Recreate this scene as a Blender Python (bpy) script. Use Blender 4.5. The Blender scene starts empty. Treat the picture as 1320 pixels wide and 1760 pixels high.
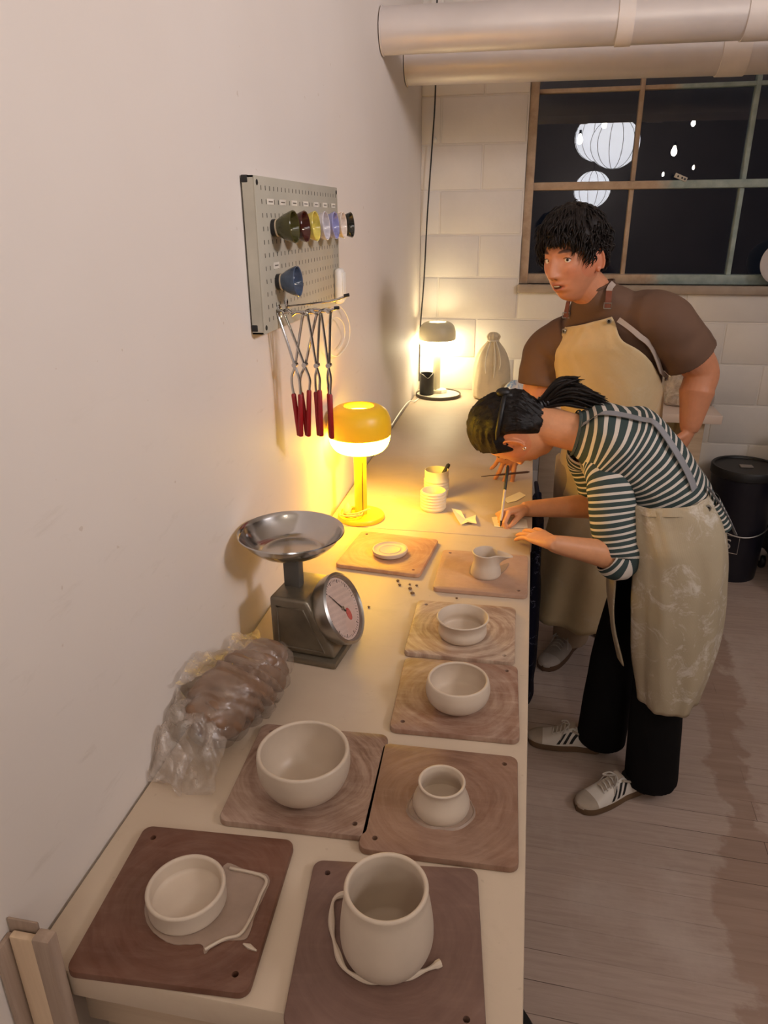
import bpy, bmesh, math, random
from mathutils import Vector, Matrix, Euler, noise
PI = math.pi
V = Vector
random.seed(7)
scn = bpy.context.scene
C = scn.collection

# ---------------------------------------------------------------- camera, world, light, exposure
FPX, CX, CY = 1242.0, 660.0, 880.0
CAM = V((0.5664, -0.7740, 1.7115))
_a, _b, _c = math.radians(-11.172), math.radians(22.025), math.radians(-0.463)
_F = V((math.sin(_a), math.cos(_a), 0)); _R = V((math.cos(_a), -math.sin(_a), 0)); _U = V((0, 0, 1))
FWD = _F*math.cos(_b) - _U*math.sin(_b); _U2 = _U*math.cos(_b) + _F*math.sin(_b)
RGT = _R*math.cos(_c) + _U2*math.sin(_c); UPV = _U2*math.cos(_c) - _R*math.sin(_c)
cd = bpy.data.cameras.new('camera'); cam = bpy.data.objects.new('camera', cd); C.objects.link(cam)
cd.sensor_fit = 'VERTICAL'; cd.sensor_height = 36.0; cd.lens = 36.0*FPX/1760.0; cd.clip_start = 0.02
cam.matrix_world = Matrix(((RGT.x, UPV.x, -FWD.x, CAM.x), (RGT.y, UPV.y, -FWD.y, CAM.y), (RGT.z, UPV.z, -FWD.z, CAM.z), (0, 0, 0, 1)))
scn.camera = cam
scn.view_settings.view_transform = 'Standard'; scn.view_settings.look = 'None'
scn.view_settings.gamma = 1.0; scn.view_settings.exposure = 0.0; scn.view_settings.use_curve_mapping = False
scn.cycles.use_denoising = True
scn.cycles.max_bounces = 8
scn.cycles.sample_clamp_indirect = 6.0
world = bpy.data.worlds.new('night'); scn.world = world; world.use_nodes = True
world.node_tree.nodes['Background'].inputs[0].default_value = (0.10, 0.13, 0.22, 1)
world.node_tree.nodes['Background'].inputs[1].default_value = 0.03
LANTERN_L = 5.0; LANTERN_C = (1.0, 0.95, 0.95)
FILL_W = 20.0; SPOT_W = 250.0                      # watts of two added lights out of view, high on the right
YLAMP_L = 41.0; YLAMP_C = (1.0, 0.58, 0.030)
CLAMP_L = 28.0; CLAMP_C = (1.0, 0.84, 0.50)
TT = 0.86                          # worktop height
YB = 3.10                          # back wall

def area(name, loc, aim, w, h, watt, col):
    l = bpy.data.lights.new(name, 'AREA'); l.shape = 'RECTANGLE'; l.size = w; l.size_y = h; l.energy = watt; l.color = col
    o = bpy.data.objects.new(name, l); C.objects.link(o); o.location = loc
    o.rotation_euler = (V(aim)-V(loc)).to_track_quat('-Z', 'Y').to_euler(); return o
area('room_fill', (3.3, -0.2, 2.85), (0.2, 1.8, 1.6), 1.0, 0.7, FILL_W, (1.0, 0.93, 0.94))  # unseen area light, added to stand for the room's other lamps
sl = bpy.data.lights.new('wall_fill_spot', 'SPOT'); sl.energy = SPOT_W; sl.color = (1.0, 0.91, 0.93); sl.spot_size = math.radians(74); sl.spot_blend = 1.0; sl.shadow_soft_size = 0.22  # added spot: brightens the upper left wall, leaves the near bench dim
so = bpy.data.objects.new('wall_fill_spot', sl); C.objects.link(so); so.location = (3.3, -0.7, 2.9); so.rotation_euler = (V((0.0, 0.95, 2.62))-so.location).to_track_quat('-Z', 'Y').to_euler()

# ---------------------------------------------------------------- helpers
def ray(u, v): return FWD + RGT*((u-CX)/FPX) - UPV*((v-CY)/FPX)
def at(u, v, y):                   # the point of the plane y = const that shows at a pixel of the photograph
    d = ray(u, v); return CAM + d*((y-CAM.y)/d.y)
def onz(u, v, z=TT):
    d = ray(u, v); return CAM + d*((z-CAM.z)/d.z)
def onx(u, v, x=0.0):
    d = ray(u, v); return CAM + d*((x-CAM.x)/d.x)

def lin(c):                        # sRGB 0-255 to linear
    return tuple((x/255/12.92 if x/255 <= 0.04045 else ((x/255+0.055)/1.055)**2.4) for x in c)
class NT:
    def __init__(s, name):
        s.m = bpy.data.materials.new(name); s.m.use_nodes = True; s.t = s.m.node_tree; s.n = s.t.nodes; s.l = s.t.links
        s.b = s.n['Principled BSDF']; s.out = s.n['Material Output']
    def new(s, typ, **kw):
        n = s.n.new(typ)
        for k, v in kw.items():
            if hasattr(n, k): setattr(n, k, v)
            else: n.inputs[k.replace('_', ' ')].default_value = v
        return n
    def link(s, a, b): s.l.new(a, b)
    def coord(s, kind='Object'): return s.new('ShaderNodeTexCoord').outputs[kind]
    def noise(s, scale, detail=4.0, rough=0.55, vec=None, dist=0.0):
        n = s.new('ShaderNodeTexNoise'); n.inputs['Scale'].default_value = scale; n.inputs['Detail'].default_value = detail
        n.inputs['Roughness'].default_value = rough; n.inputs['Distortion'].default_value = dist
        s.link(vec if vec is not None else s.coord(), n.inputs['Vector']); return n.outputs['Fac']
    def ramp(s, fac, stops):
        r = s.new('ShaderNodeValToRGB'); e = r.color_ramp.elements
        while len(e) < len(stops): e.new(0.5)
        for i, (p, c) in enumerate(stops):
            e[i].position = p; e[i].color = (c, c, c, 1) if isinstance(c, (int, float)) else (*c, 1)
        s.link(fac, r.inputs['Fac']); return r.outputs['Color']
    def mix(s, fac, a, b, typ='MIX'):
        m = s.new('ShaderNodeMix', data_type='RGBA', blend_type=typ)
        for sock, val in ((m.inputs['Factor'], fac), (m.inputs['A'], a), (m.inputs['B'], b)):
            pass
        f, A, B = m.inputs[0], m.inputs[6], m.inputs[7]
        for sock, val in ((f, fac), (A, a), (B, b)):
            if hasattr(val, 'is_linked') or hasattr(val, 'links'): s.link(val, sock)
            elif isinstance(val, (int, float)): sock.default_value = val
            else: sock.default_value = (*val, 1)
        return m.outputs[2]
    def math(s, op, a, b=0.0, clamp=False):
        m = s.new('ShaderNodeMath', operation=op); m.use_clamp = clamp
        for i, val in enumerate((a, b)):
            if hasattr(val, 'links'): s.link(val, m.inputs[i])
            else: m.inputs[i].default_value = val
        return m.outputs[0]
    def bump(s, h, strength=0.3, dist=0.002):
        b = s.new('ShaderNodeBump'); b.inputs['Strength'].default_value = strength; b.inputs['Distance'].default_value = dist
        s.link(h, b.inputs['Height']); s.link(b.outputs['Normal'], s.b.inputs['Normal'])
    def color(s, c):
        if hasattr(c, 'links'): s.link(c, s.b.inputs['Base Color'])
        else: s.b.inputs['Base Color'].default_value = (*c, 1)
    def set(s, rough=0.6, metal=0.0, spec=0.5, **kw):
        s.b.inputs['Roughness'].default_value = rough; s.b.inputs['Metallic'].default_value = metal
        s.b.inputs['Specular IOR Level'].default_value = spec
        for k, v in kw.items(): s.b.inputs[k.replace('_', ' ')].default_value = v
def simple(name, rgb, rough=0.6, metal=0.0, var=0.12, scale=12.0, bump=0.0, bscale=60.0, spec=0.5, **kw):
    n = NT(name); c = lin(rgb); f = n.noise(scale)
    d = tuple(x*(1-var) for x in c); e = tuple(min(1, x*(1+var)) for x in c)
    n.color(n.ramp(f, [(0.3, d), (0.7, e)])); n.set(rough, metal, spec, **kw)
    if bump: n.bump(n.noise(bscale, 3.0), bump, 0.002)
    return n.m
def emit(name, col, strength, base=(0.8, 0.8, 0.8)):
    n = NT(name); n.color(base); n.b.inputs['Emission Color'].default_value = (*col, 1); n.b.inputs['Emission Strength'].default_value = strength
    n.set(0.4); return n.m

class MB:
    def __init__(s): s.bm = bmesh.new()
    def face(s, vs):
        try: return s.bm.faces.new(vs)
        except ValueError: return None
    def box(s, lo, hi, bev=0.0, mat=None, seg=2):
        r = bmesh.ops.create_cube(s.bm, size=1.0); vs = r['verts']; lo, hi = V(lo), V(hi)
        for v in vs: v.co = V(((v.co[i]+0.5)*(hi[i]-lo[i])+lo[i] for i in range(3)))
        if bev:
            es = list({e for v in vs for e in v.link_edges})
            g = bmesh.ops.bevel(s.bm, geom=es, offset=bev, segments=seg, profile=0.5, affect='EDGES')
            vs = list({v for f in g['faces'] for v in f.verts} | {v for v in vs if v.is_valid})
        if mat is not None: bmesh.ops.transform(s.bm, matrix=mat, verts=vs)
        return s
    def rings(s, rings, close=True, cap=(True, True)):       # rings: lists of points with the same count
        vr = [[s.bm.verts.new(p) for p in r] for r in rings]; n = len(vr[0])
        for a, b in zip(vr, vr[1:]):
            for i in range(n if close else n-1):
                j = (i+1) % n; s.face((a[i], a[j], b[j], b[i]))
        if cap[0]: s.face(vr[0][::-1])
        if cap[1]: s.face(vr[-1])
        return s
    def lathe(s, prof, c=(0, 0, 0), n=48, axis=(0, 0, 1), wob=0.0, ph=0.0, closed=False, sq=(1, 1)):
        c = V(c); ax = V(axis).normalized(); q = V((0, 0, 1)).rotation_difference(ax)
        rs = []
        for r, z in prof:
            ring = []
            for i in range(n):
                t = 2*PI*i/n; k = r*(1+wob*(math.sin(2*t+ph)+0.5*math.sin(3*t+2*ph+z*40)))
                ring.append(c + q @ V((k*math.cos(t)*sq[0], k*math.sin(t)*sq[1], z)))
            rs.append(ring)
        if closed: rs.append(rs[0]); s.rings(rs, cap=(False, False)); bmesh.ops.remove_doubles(s.bm, verts=s.bm.verts, dist=1e-6)
        else: s.rings(rs, cap=(prof[0][0] > 1e-5, prof[-1][0] > 1e-5))
        return s
    def tube(s, pts, r, n=8, cap=True, flat=None):            # r: a number or one per point; flat=(a,b) scales the section
        pts = [V(p) for p in pts]; m = len(pts); rr = r if isinstance(r, (list, tuple)) else [r]*m
        t0 = (pts[1]-pts[0]).normalized(); ref = V((0, 0, 1)) if abs(t0.z) < 0.9 else V((1, 0, 0))
        u = (ref - t0*ref.dot(t0)).normalized(); rs = []
        for i in range(m):
            t = (pts[min(i+1, m-1)]-pts[max(i-1, 0)])
            t = t.normalized() if t.length > 1e-9 else t0
            u = (u - t*u.dot(t)); u = u.normalized() if u.length > 1e-6 else t.orthogonal().normalized()
            w = t.cross(u); fa, fb = flat or (1, 1)
            rs.append([pts[i] + u*(rr[i]*fa*math.cos(2*PI*k/n)) + w*(rr[i]*fb*math.sin(2*PI*k/n)) for k in range(n)])
        s.rings(rs, cap=(cap, cap)); return s
    def sphere(s, c, r, nu=24, nv=16, mat=None):
        r = V((r, r, r)) if isinstance(r, (int, float)) else V(r); c = V(c); rs = []
        for j in range(1, nv):
            t = PI*j/nv; rs.append([V((math.sin(t)*math.cos(2*PI*i/nu)*r.x, math.sin(t)*math.sin(2*PI*i/nu)*r.y, -math.cos(t)*r.z)) for i in range(nu)])
        top = V((0, 0, r.z)); bot = V((0, 0, -r.z)); f = (lambda p: c + (mat @ p if mat is not None else p))
        vr = [[s.bm.verts.new(f(p)) for p in q] for q in rs]; vb = s.bm.verts.new(f(bot)); vt = s.bm.verts.new(f(top))
        for a, b in zip(vr, vr[1:]):
            for i in range(nu): s.face((a[i], a[(i+1) % nu], b[(i+1) % nu], b[i]))
        for i in range(nu): s.face((vb, vr[0][(i+1) % nu], vr[0][i])); s.face((vt, vr[-1][i], vr[-1][(i+1) % nu]))
        return s
    def grid(s, rows, close=False):
        return s.rings(rows, close=close, cap=(False, False))

def cr(pts, k=8):                  # Catmull-Rom through points (any dimension)
    pts = [tuple(p) for p in pts]; P = [pts[0]] + pts + [pts[-1]]; out = []
    for i in range(1, len(P)-2):
        for j in range(k):
            t = j/k; a, b, c, d = P[i-1], P[i], P[i+1], P[i+2]
            out.append(tuple(0.5*((2*b[x]) + (-a[x]+c[x])*t + (2*a[x]-5*b[x]+4*c[x]-d[x])*t*t + (-a[x]+3*b[x]-3*c[x]+d[x])*t**3) for x in range(len(b))))
    out.append(pts[-1]); return out

def mesh_of(name, mb, mat, smooth=True, angle=40):
    bm = mb.bm if isinstance(mb, MB) else mb
    bmesh.ops.recalc_face_normals(bm, faces=bm.faces)
    me = bpy.data.meshes.new(name); bm.to_mesh(me); bm.free()
    for m in (mat if isinstance(mat, list) else [mat]): me.materials.append(m)
    if smooth and len(me.polygons):
        me.polygons.foreach_set('use_smooth', [True]*len(me.polygons)); me.set_sharp_from_angle(angle=math.radians(angle))
    return me
def parent_to(o, p):
    o.parent = p; o.matrix_parent_inverse = Matrix.LocRotScale(p.location, p.rotation_euler, p.scale).inverted() if p.parent is None else Matrix.Identity(4)
def obj(name, mb, mat, parent=None, smooth=True, angle=40, local=False):
    me = mb if isinstance(mb, bpy.types.Mesh) else mesh_of(name, mb, mat, smooth, angle)
    o = bpy.data.objects.new(name, me); C.objects.link(o)
    if parent is not None:
        o.parent = parent
        if not local:              # built in world coordinates: keep it there
            M = Matrix.Identity(4); q = parent; chain = []
            while q is not None: chain.append(q); q = q.parent
            for q in reversed(chain): M = M @ q.matrix_parent_inverse @ Matrix.LocRotScale(q.location, q.rotation_euler, q.scale)
            o.matrix_parent_inverse = M.inverted()
    elif not local and len(me.vertices):
        xs = [v.co for v in me.vertices]
        b = V(((min(c.x for c in xs)+max(c.x for c in xs))/2, (min(c.y for c in xs)+max(c.y for c in xs))/2, min(c.z for c in xs)))
        me.transform(Matrix.Translation(-b)); o.location = b
    return o
def tag(o, label, cat, group=None, kind=None):
    if label: o['label'] = label
    if cat: o['category'] = cat
    if group: o['group'] = group
    if kind: o['kind'] = kind
    return o
def thing(name, label, cat, loc=(0, 0, 0), rz=0.0, group=None):
    o = bpy.data.objects.new(name, None); C.objects.link(o); o.empty_display_size = 0.05
    o.location = loc; o.rotation_euler = (0, 0, rz); return tag(o, label, cat, group)
def struct(name, mb, mat, parent=None, smooth=False):
    o = obj(name, mb, mat, parent, smooth, local=(parent is None))
    if parent is None: o['kind'] = 'structure'
    return o
def copy_tree(o, parent=None):
    c = o.copy(); C.objects.link(c)
    if parent is not None: c.parent = parent
    for ch in list(o.children): copy_tree(ch, c)
    return c
def finish(o, subdiv=0, remesh=0.0, smooth_it=0, fac=0.5, solid=0.0):   # apply modifiers through the depsgraph
    if remesh:
        m = o.modifiers.new('r', 'REMESH'); m.mode = 'VOXEL'; m.voxel_size = remesh; m.use_smooth_shade = True
    if solid:
        m = o.modifiers.new('t', 'SOLIDIFY'); m.thickness = solid; m.offset = 0.0
    if smooth_it:
        m = o.modifiers.new('s', 'SMOOTH'); m.iterations = smooth_it; m.factor = fac
    if subdiv:
        m = o.modifiers.new('d', 'SUBSURF'); m.levels = subdiv; m.render_levels = subdiv
    bpy.context.view_layer.update()
    dg = bpy.context.evaluated_depsgraph_get(); me = bpy.data.meshes.new_from_object(o.evaluated_get(dg))
    o.modifiers.clear(); old = o.data; me.name = old.name; o.data = me
    me.polygons.foreach_set('use_smooth', [True]*len(me.polygons))
    return o

# ---------------------------------------------------------------- setting materials
def m_plaster():
    n = NT('plaster'); co = n.coord()
    sep = n.new('ShaderNodeSeparateXYZ'); n.link(co, sep.inputs[0])
    big = n.noise(1.3, 3.0); c = n.ramp(big, [(0.3, lin((222, 212, 203))), (0.7, lin((228, 219, 211)))])
    mp = n.new('ShaderNodeMapping'); mp.inputs['Scale'].default_value = (1, 3.0, 11.0); n.link(co, mp.inputs['Vector'])
    sc = n.noise(2.6, 6.0, 0.65, mp.outputs[0], 0.4)
    smear = n.ramp(sc, [(0.60, 0.0), (0.72, 1.0)])
    low = n.ramp(sep.outputs['Z'], [(0.0, 1.0), (1.0, 0.0)])
    hgt = n.math('MULTIPLY', n.ramp(n.math('DIVIDE', sep.outputs['Z'], 3.0), [(0.26, 0.0), (0.32, 1.0), (0.44, 0.8), (0.52, 0.0)]), smear)
    c = n.mix(n.math('MULTIPLY', hgt, 0.38), c, lin((196, 184, 172)))
    spk = n.ramp(n.noise(38.0, 2.0, 0.5), [(0.745, 0.0), (0.765, 1.0)])
    c = n.mix(n.math('MULTIPLY', spk, 0.3), c, lin((170, 140, 110)))
    n.color(c); n.set(0.62, 0, 0.35); n.bump(n.noise(9.0, 5.0, 0.6), 0.25, 0.004); return n.m
def m_paint(): return simple('block_paint', (230, 223, 215), 0.6, var=0.04, scale=5, bump=0.35, bscale=45, spec=0.35)
def m_floor():
    n = NT('floor_boards'); co = n.coord()
    br = n.new('ShaderNodeTexBrick'); br.offset = 0.43; br.offset_frequency = 2
    br.inputs['Scale'].default_value = 1.0; br.inputs['Brick Width'].default_value = 2.3; br.inputs['Row Height'].default_value = 0.082
    br.inputs['Mortar Size'].default_value = 0.0011; br.inputs['Mortar Smooth'].default_value = 0.3; br.inputs['Bias'].default_value = 0.0
    br.inputs['Color1'].default_value = (0.30, 0.30, 0.30, 1); br.inputs['Color2'].default_value = (0.7, 0.7, 0.7, 1); br.inputs['Mortar'].default_value = (0, 0, 0, 1)
    mp = n.new('ShaderNodeMapping'); mp.inputs['Rotation'].default_value = (0, 0, math.radians(2.0)); n.link(co, mp.inputs['Vector'])
    n.link(mp.outputs[0], br.inputs['Vector'])
    g = n.new('ShaderNodeMapping'); g.inputs['Scale'].default_value = (2.0, 26.0, 1.0); n.link(co, g.inputs['Vector'])
    grain = n.noise(3.0, 6.0, 0.65, g.outputs[0])
    c = n.ramp(grain, [(0.25, lin((172, 152, 140))), (0.75, lin((194, 175, 163)))])
    c = n.mix(0.12, c, br.outputs['Color'], 'OVERLAY')
    bl = n.noise(2.2, 6.0, 0.7); patch = n.ramp(bl, [(0.52, 0.0), (0.66, 1.0)]); c = n.mix(n.math('MULTIPLY', patch, 0.45), c, lin((208, 194, 184)))
    # worn path where the paint has come off
    sep = n.new('ShaderNodeSeparateXYZ'); n.link(co, sep.inputs[0])
    wob = n.math('MULTIPLY', n.math('SUBTRACT', n.noise(4.5, 6.0, 0.62), 0.5), 0.42)
    ctr = n.math('ADD', n.math('ADD', n.math('MULTIPLY', sep.outputs['Y'], 0.10), 1.19), wob)
    dist = n.math('ABSOLUTE', n.math('SUBTRACT', sep.outputs['X'], ctr))
    edge = n.ramp(dist, [(0.060, 1.0), (0.088, 0.0)])
    worn = n.ramp(n.noise(1.0, 5.0, 0.6, g.outputs[0]), [(0.3, lin((138, 108, 92))), (0.7, lin((168, 138, 120)))])
    c = n.mix(n.math('MULTIPLY', edge, 0.62), c, worn)
    seam = n.math('MULTIPLY', br.outputs['Fac'], n.ramp(n.noise(1.6, 3.0), [(0.48, 0.08), (0.60, 1.0)]))
    c = n.mix(n.math('MULTIPLY', seam, 0.85), c, lin((60, 42, 34)))
    n.color(c); n.set(0.55, 0, 0.35); n.bump(n.mix(0.6, grain, n.math('SUBTRACT', 1.0, br.outputs['Fac'])), 0.25, 0.002); return n.m
def m_wood(name, a, b, rot=(0, 0, 0), sc=(3, 30, 30), rough=0.55):
    n = NT(name); mp = n.new('ShaderNodeMapping'); mp.inputs['Scale'].default_value = sc; n.link(n.coord(), mp.inputs['Vector'])
    g = n.noise(1.5, 6.0, 0.6, mp.outputs[0], 0.6); n.color(n.ramp(g, [(0.3, lin(a)), (0.7, lin(b))])); n.set(rough, 0, 0.3); n.bump(g, 0.15, 0.001); return n.m
def m_bench():
    n = NT('bench_top'); co = n.coord('Object')
    c = n.ramp(n.noise(3.0, 5.0, 0.6), [(0.3, lin((196, 176, 154))), (0.7, lin((208, 190, 168)))])
    mp = n.new('ShaderNodeMapping'); mp.inputs['Scale'].default_value = (1.0, 2.2, 1.0); mp.inputs['Rotation'].default_value = (0, 0, 0.5); n.link(co, mp.inputs['Vector'])
    dust = n.ramp(n.noise(7.0, 7.0, 0.7, mp.outputs[0], 0.7), [(0.55, 0.0), (0.75, 1.0)])
    c = n.mix(n.math('MULTIPLY', dust, 0.30), c, lin((178, 156, 132)))
    spk = n.ramp(n.noise(60.0, 2.0), [(0.73, 0.0), (0.76, 1.0)]); c = n.mix(n.math('MULTIPLY', spk, 0.25), c, lin((160, 138, 115)))
    n.color(c); n.set(0.5, 0, 0.35); n.bump(n.noise(40, 3), 0.06, 0.001); return n.m
M_PL, M_BLK, M_FL, M_BT = m_plaster(), m_paint(), m_floor(), m_bench()
M_TRIM = simple('dark_paint', (92, 84, 78), 0.6)
M_BLACK = simple('black_plastic', (26, 25, 26), 0.45, var=0.1)
M_WHITE = simple('white_plastic', (236, 232, 224), 0.4, var=0.03)
M_CHROME = simple('steel', (200, 198, 196), 0.16, 1.0, var=0.05)
M_CHROME_D = simple('dull_steel', (176, 172, 166), 0.32, 1.0, var=0.12, scale=30)
M_GALV = simple('galvanised_duct', (222, 214, 210), 0.42, 0.30, var=0.07, scale=4, bump=0.08, bscale=20)
M_CREAM = simple('cream_enamel', (196, 188, 160), 0.4, var=0.02)

# ---------------------------------------------------------------- the room
YF, XR, ZC = -5.0, 4.6, 3.5
M_DIM = simple('dim_brown_wall', (120, 108, 98), 0.8, var=0.1, scale=2)
struct('floor', MB().box((-0.1, YF, -0.08), (XR, YB+0.2, 0)), M_FL)
struct('ceiling', MB().box((-0.1, YF, ZC), (XR, YB+0.2, ZC+0.1)), M_BLK)
struct('wall_left', MB().box((-0.1, YF, 0), (0, YB+0.2, ZC)), M_PL)
struct('wall_right', MB().box((XR, YF, 0), (XR+0.1, YB+0.2, ZC)), M_DIM)
struct('wall_front', MB().box((-0.1, YF-0.1, 0), (XR, YF, ZC)), M_DIM)
# back wall: painted concrete blocks in running bond around the window opening
WX0, WX1, WZ0, WZ1 = 0.505, 2.42, 1.405, 2.48
mb = MB()
BH, BL, ZB0 = 0.2032, 0.406, 0.0
zoff = at(724, 404, YB).z % BH
joint = at(823, 440, YB).x % BL
zk = zoff - BH; row = 0
ref_row = round((at(724, 404, YB).z - zoff)/BH)
while zk < ZC:
    k = round((zk-zoff)/BH); x = joint - BL*2 + (0.0 if (k - ref_row) % 2 == 1 else BL/2)
    while x < XR:
        x0, x1, z0, z1 = max(x+0.004, -0.0), min(x+BL-0.004, XR), max(zk+0.004, 0.0), min(zk+BH-0.004, ZC)
        x += BL
        if x1-x0 < 0.01 or z1-z0 < 0.01: continue
        cuts = [(x0, x1, z0, z1)]
        if x1 > WX0 and x0 < WX1 and z1 > WZ0 and z0 < WZ1:
            cuts = []
            if x0 < WX0: cuts.append((x0, WX0, z0, z1))
            if x1 > WX1: cuts.append((WX1, x1, z0, z1))
            a, b = max(x0, WX0), min(x1, WX1)
            if z0 < WZ0: cuts.append((a, b, z0, WZ0))
            if z1 > WZ1: cuts.append((a, b, WZ1, z1))
        for (a, b, c, d) in cuts:
            if b-a > 0.012 and d-c > 0.012: mb.box((a, YB, c), (b, YB+0.06, d), 0.004, seg=2)
    zk += BH
# mortar bed just behind the block faces
for (a, b, c, d) in ((0, WX0, 0, ZC), (WX1, XR, 0, ZC), (WX0, WX1, 0, WZ0), (WX0, WX1, WZ1, ZC)):
    mb.box((a, YB+0.0045, c), (b, YB+0.2, d))
struct('wall_back', mb, M_BLK, smooth=True)

# window: steel sash, frame and glazing bars, sill
def m_sash():
    n = NT('weathered_sash'); co = n.coord(); sep = n.new('ShaderNodeSeparateXYZ'); n.link(co, sep.inputs[0])
    a = n.ramp(n.noise(14, 5, 0.65), [(0.3, lin((172, 146, 122))), (0.7, lin((206, 182, 156)))])
    b = n.ramp(n.noise(14, 5, 0.65), [(0.3, lin((140, 156, 152))), (0.7, lin((182, 196, 190)))])
    f = n.ramp(n.math('ADD', sep.outputs['X'], n.math('MULTIPLY', n.noise(20, 4), 0.2)), [(0.0, 0.0), (0.42, 0.0), (0.5, 1.0), (1.0, 1.0)])
    f2 = n.new('ShaderNodeMapRange'); f2.inputs['From Min'].default_value = 1.18; f2.inputs['From Max'].default_value = 1.26
    n.link(n.math('ADD', sep.outputs['X'], n.math('MULTIPLY', n.noise(25, 4), 0.12)), f2.inputs['Value'])
    n.color(n.mix(f2.outputs[0], a, b)); n.set(0.6, 0, 0.3); n.bump(n.noise(60, 4), 0.4, 0.002); return n.m
M_SASH = m_sash()
YG = YB + 0.10
win = thing('window_1', None, None, ((WX0+WX1)/2, YB, WZ0)); win['kind'] = 'structure'
mb = MB()
mb.box((WX0, YB+0.02, WZ0), (WX0+0.042, YB+0.14, WZ1), 0.004); mb.box((WX1-0.042, YB+0.02, WZ0), (WX1, YB+0.14, WZ1), 0.004)
mb.box((WX0, YB+0.02, WZ1-0.03), (WX1, YB+0.14, WZ1), 0.004); mb.box((WX0, YB+0.055, WZ0), (WX1, YB+0.14, WZ0+0.045), 0.004)
o = obj('frame', mb, M_SASH, win)
zbar = at(1100, 318, YB+0.07).z; ztop = at(1100, 150, YB+0.07).z
xm = [at(1087, 318, YB+0.07).x, at(1277, 318, YB+0.07).x]; xm.append(2*xm[1]-xm[0])
mb = MB(); mb.box((WX0+0.02, YB+0.05, zbar-0.018), (WX1-0.02, YB+0.125, zbar+0.018), 0.005); obj('transom_bar', mb, M_SASH, win)
mb = MB(); mb.box((WX0+0.03, YB+0.075, ztop-0.009), (WX1-0.03, YB+0.12, ztop+0.009), 0.003); obj('glazing_bar', mb, M_SASH, win)
for x in xm:
    mb = MB(); mb.box((x-0.010, YB+0.07, WZ0+0.03), (x+0.010, YB+0.12, WZ1-0.02), 0.003); obj('mullion', mb, M_SASH, win)
def m_glass():
    n = NT('night_glass'); tr = n.new('ShaderNodeBsdfTransparent'); gl = n.new('ShaderNodeBsdfGlossy')
    tr.inputs[0].default_value = (0.86, 0.89, 0.92, 1); gl.inputs['Roughness'].default_value = 0.0; gl.inputs[0].default_value = (0.92, 0.95, 1.0, 1)
    lw = n.new('ShaderNodeLayerWeight'); lw.inputs['Blend'].default_value = 0.5
    k = n.math('ADD', 0.085, n.math('MULTIPLY', n.math('POWER', lw.outputs['Facing'], 5.0), 0.95), True)
    mx = n.new('ShaderNodeMixShader'); n.link(k, mx.inputs[0]); n.link(tr.outputs[0], mx.inputs[1]); n.link(gl.outputs[0], mx.inputs[2])
    n.link(mx.outputs[0], n.out.inputs['Surface']); return n.m
M_GLASS = m_glass()
xs = [WX0+0.04] + [v for x in xm for v in (x-0.009, x+0.009)] + [WX1-0.04]
zs = [(WZ0+0.043, zbar-0.017), (zbar+0.017, ztop-0.008), (ztop+0.008, WZ1-0.029)]
for i in range(0, len(xs)-1, 2):
    for (a, b) in zs:
        mb = MB().box((xs[i], YG-0.003, a), (xs[i+1], YG+0.003, b)); p = obj('window_pane', mb, M_GLASS, win, smooth=False)
mb = MB(); mb.box((WX0-0.005, YB-0.028, WZ0-0.04), (WX1, YB+0.06, WZ0), 0.006); s = obj('sill', mb, simple('sill_paint', (168, 152, 136), 0.6, var=0.12, bump=0.3), win)
# the small sash fastener with dark screws
fp = at(1170, 305, YB+0.05)
lt = thing('sash_fastener', 'small pale metal fastener with dark screws on the window transom', 'latch', fp)
rot = Matrix.Translation(fp) @ Matrix.Rotation(math.radians(22), 4, 'Y')
obj('plate', MB().box((-0.030, -0.006, -0.010), (0.030, 0.0, 0.010), 0.002, mat=rot), simple('pale_metal', (214, 206, 190), 0.5), lt)
for dx in (-0.014, 0.006, 0.02): obj('screw', MB().lathe([(0.0, 0), (0.0045, 0), (0.004, 0.003), (0, 0.003)], rot @ V((dx, -0.006, 0)), 10, (0, -1, 0)), M_BLACK, lt)

# seam of dark caulk where wall and benches meet is left as the real gap; ducts under the ceiling
def duct(label, pl0, pl1, pr0, pr1, yl, xr, seams):
    a0, a1 = onx(*pl0), onx(*pl1)
    cl = (a0+a1)/2; r = abs(a0.z-a1.z)/2*0.98
    cl = V((0.004, yl, cl.z)); b = at((pr0[0]+pr1[0])/2, (pr0[1]+pr1[1])/2, yl); dz = (b.z-cl.z)/(b.x-cl.x)
    e = V((xr, yl, cl.z + dz*(xr-0.004))); d = (e-cl).normalized()
    root = thing('duct', label, 'duct', cl, group=None)
    obj('pipe', MB().lathe([(r*0.97, 0), (r, 0), (r, (e-cl).length), (r*0.97, (e-cl).length)], cl, 64, d, closed=False), M_GALV, root)
    obj('end_flange', MB().lathe([(r*0.9, 0), (r*1.04, 0), (r*1.04, 0.006), (r*0.9, 0.006)], cl, 64, d, closed=True), M_GALV, root)
    for sx, w in seams:
        p = at(sx, (pr0[1]+pl0[1])/2, yl); c = cl + d*((p.x-cl.x)/d.x)
        obj('duct_band', MB().lathe([(r*0.98, -w/2), (r*1.05, -w/2), (r*1.055, 0), (r*1.05, w/2), (r*0.98, w/2)], c, 64, d, closed=True), simple('band_metal', (232, 222, 214), 0.5, 0.1, var=0.04), root)
    return root, cl, d, r
duct('nearer grey round duct just under the ceiling with a broad metal band', (655, 10), (657, 97), (1320, -22), (1320, 66), 2.12, 4.25, [(1078, 0.05), (1310, 0.09)])
duct('farther pale round duct running behind and below the nearer one', (697, 60), (700, 150), (1320, 40), (1320, 124), 2.65, 4.25, [(1265, 0.10)])
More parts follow.
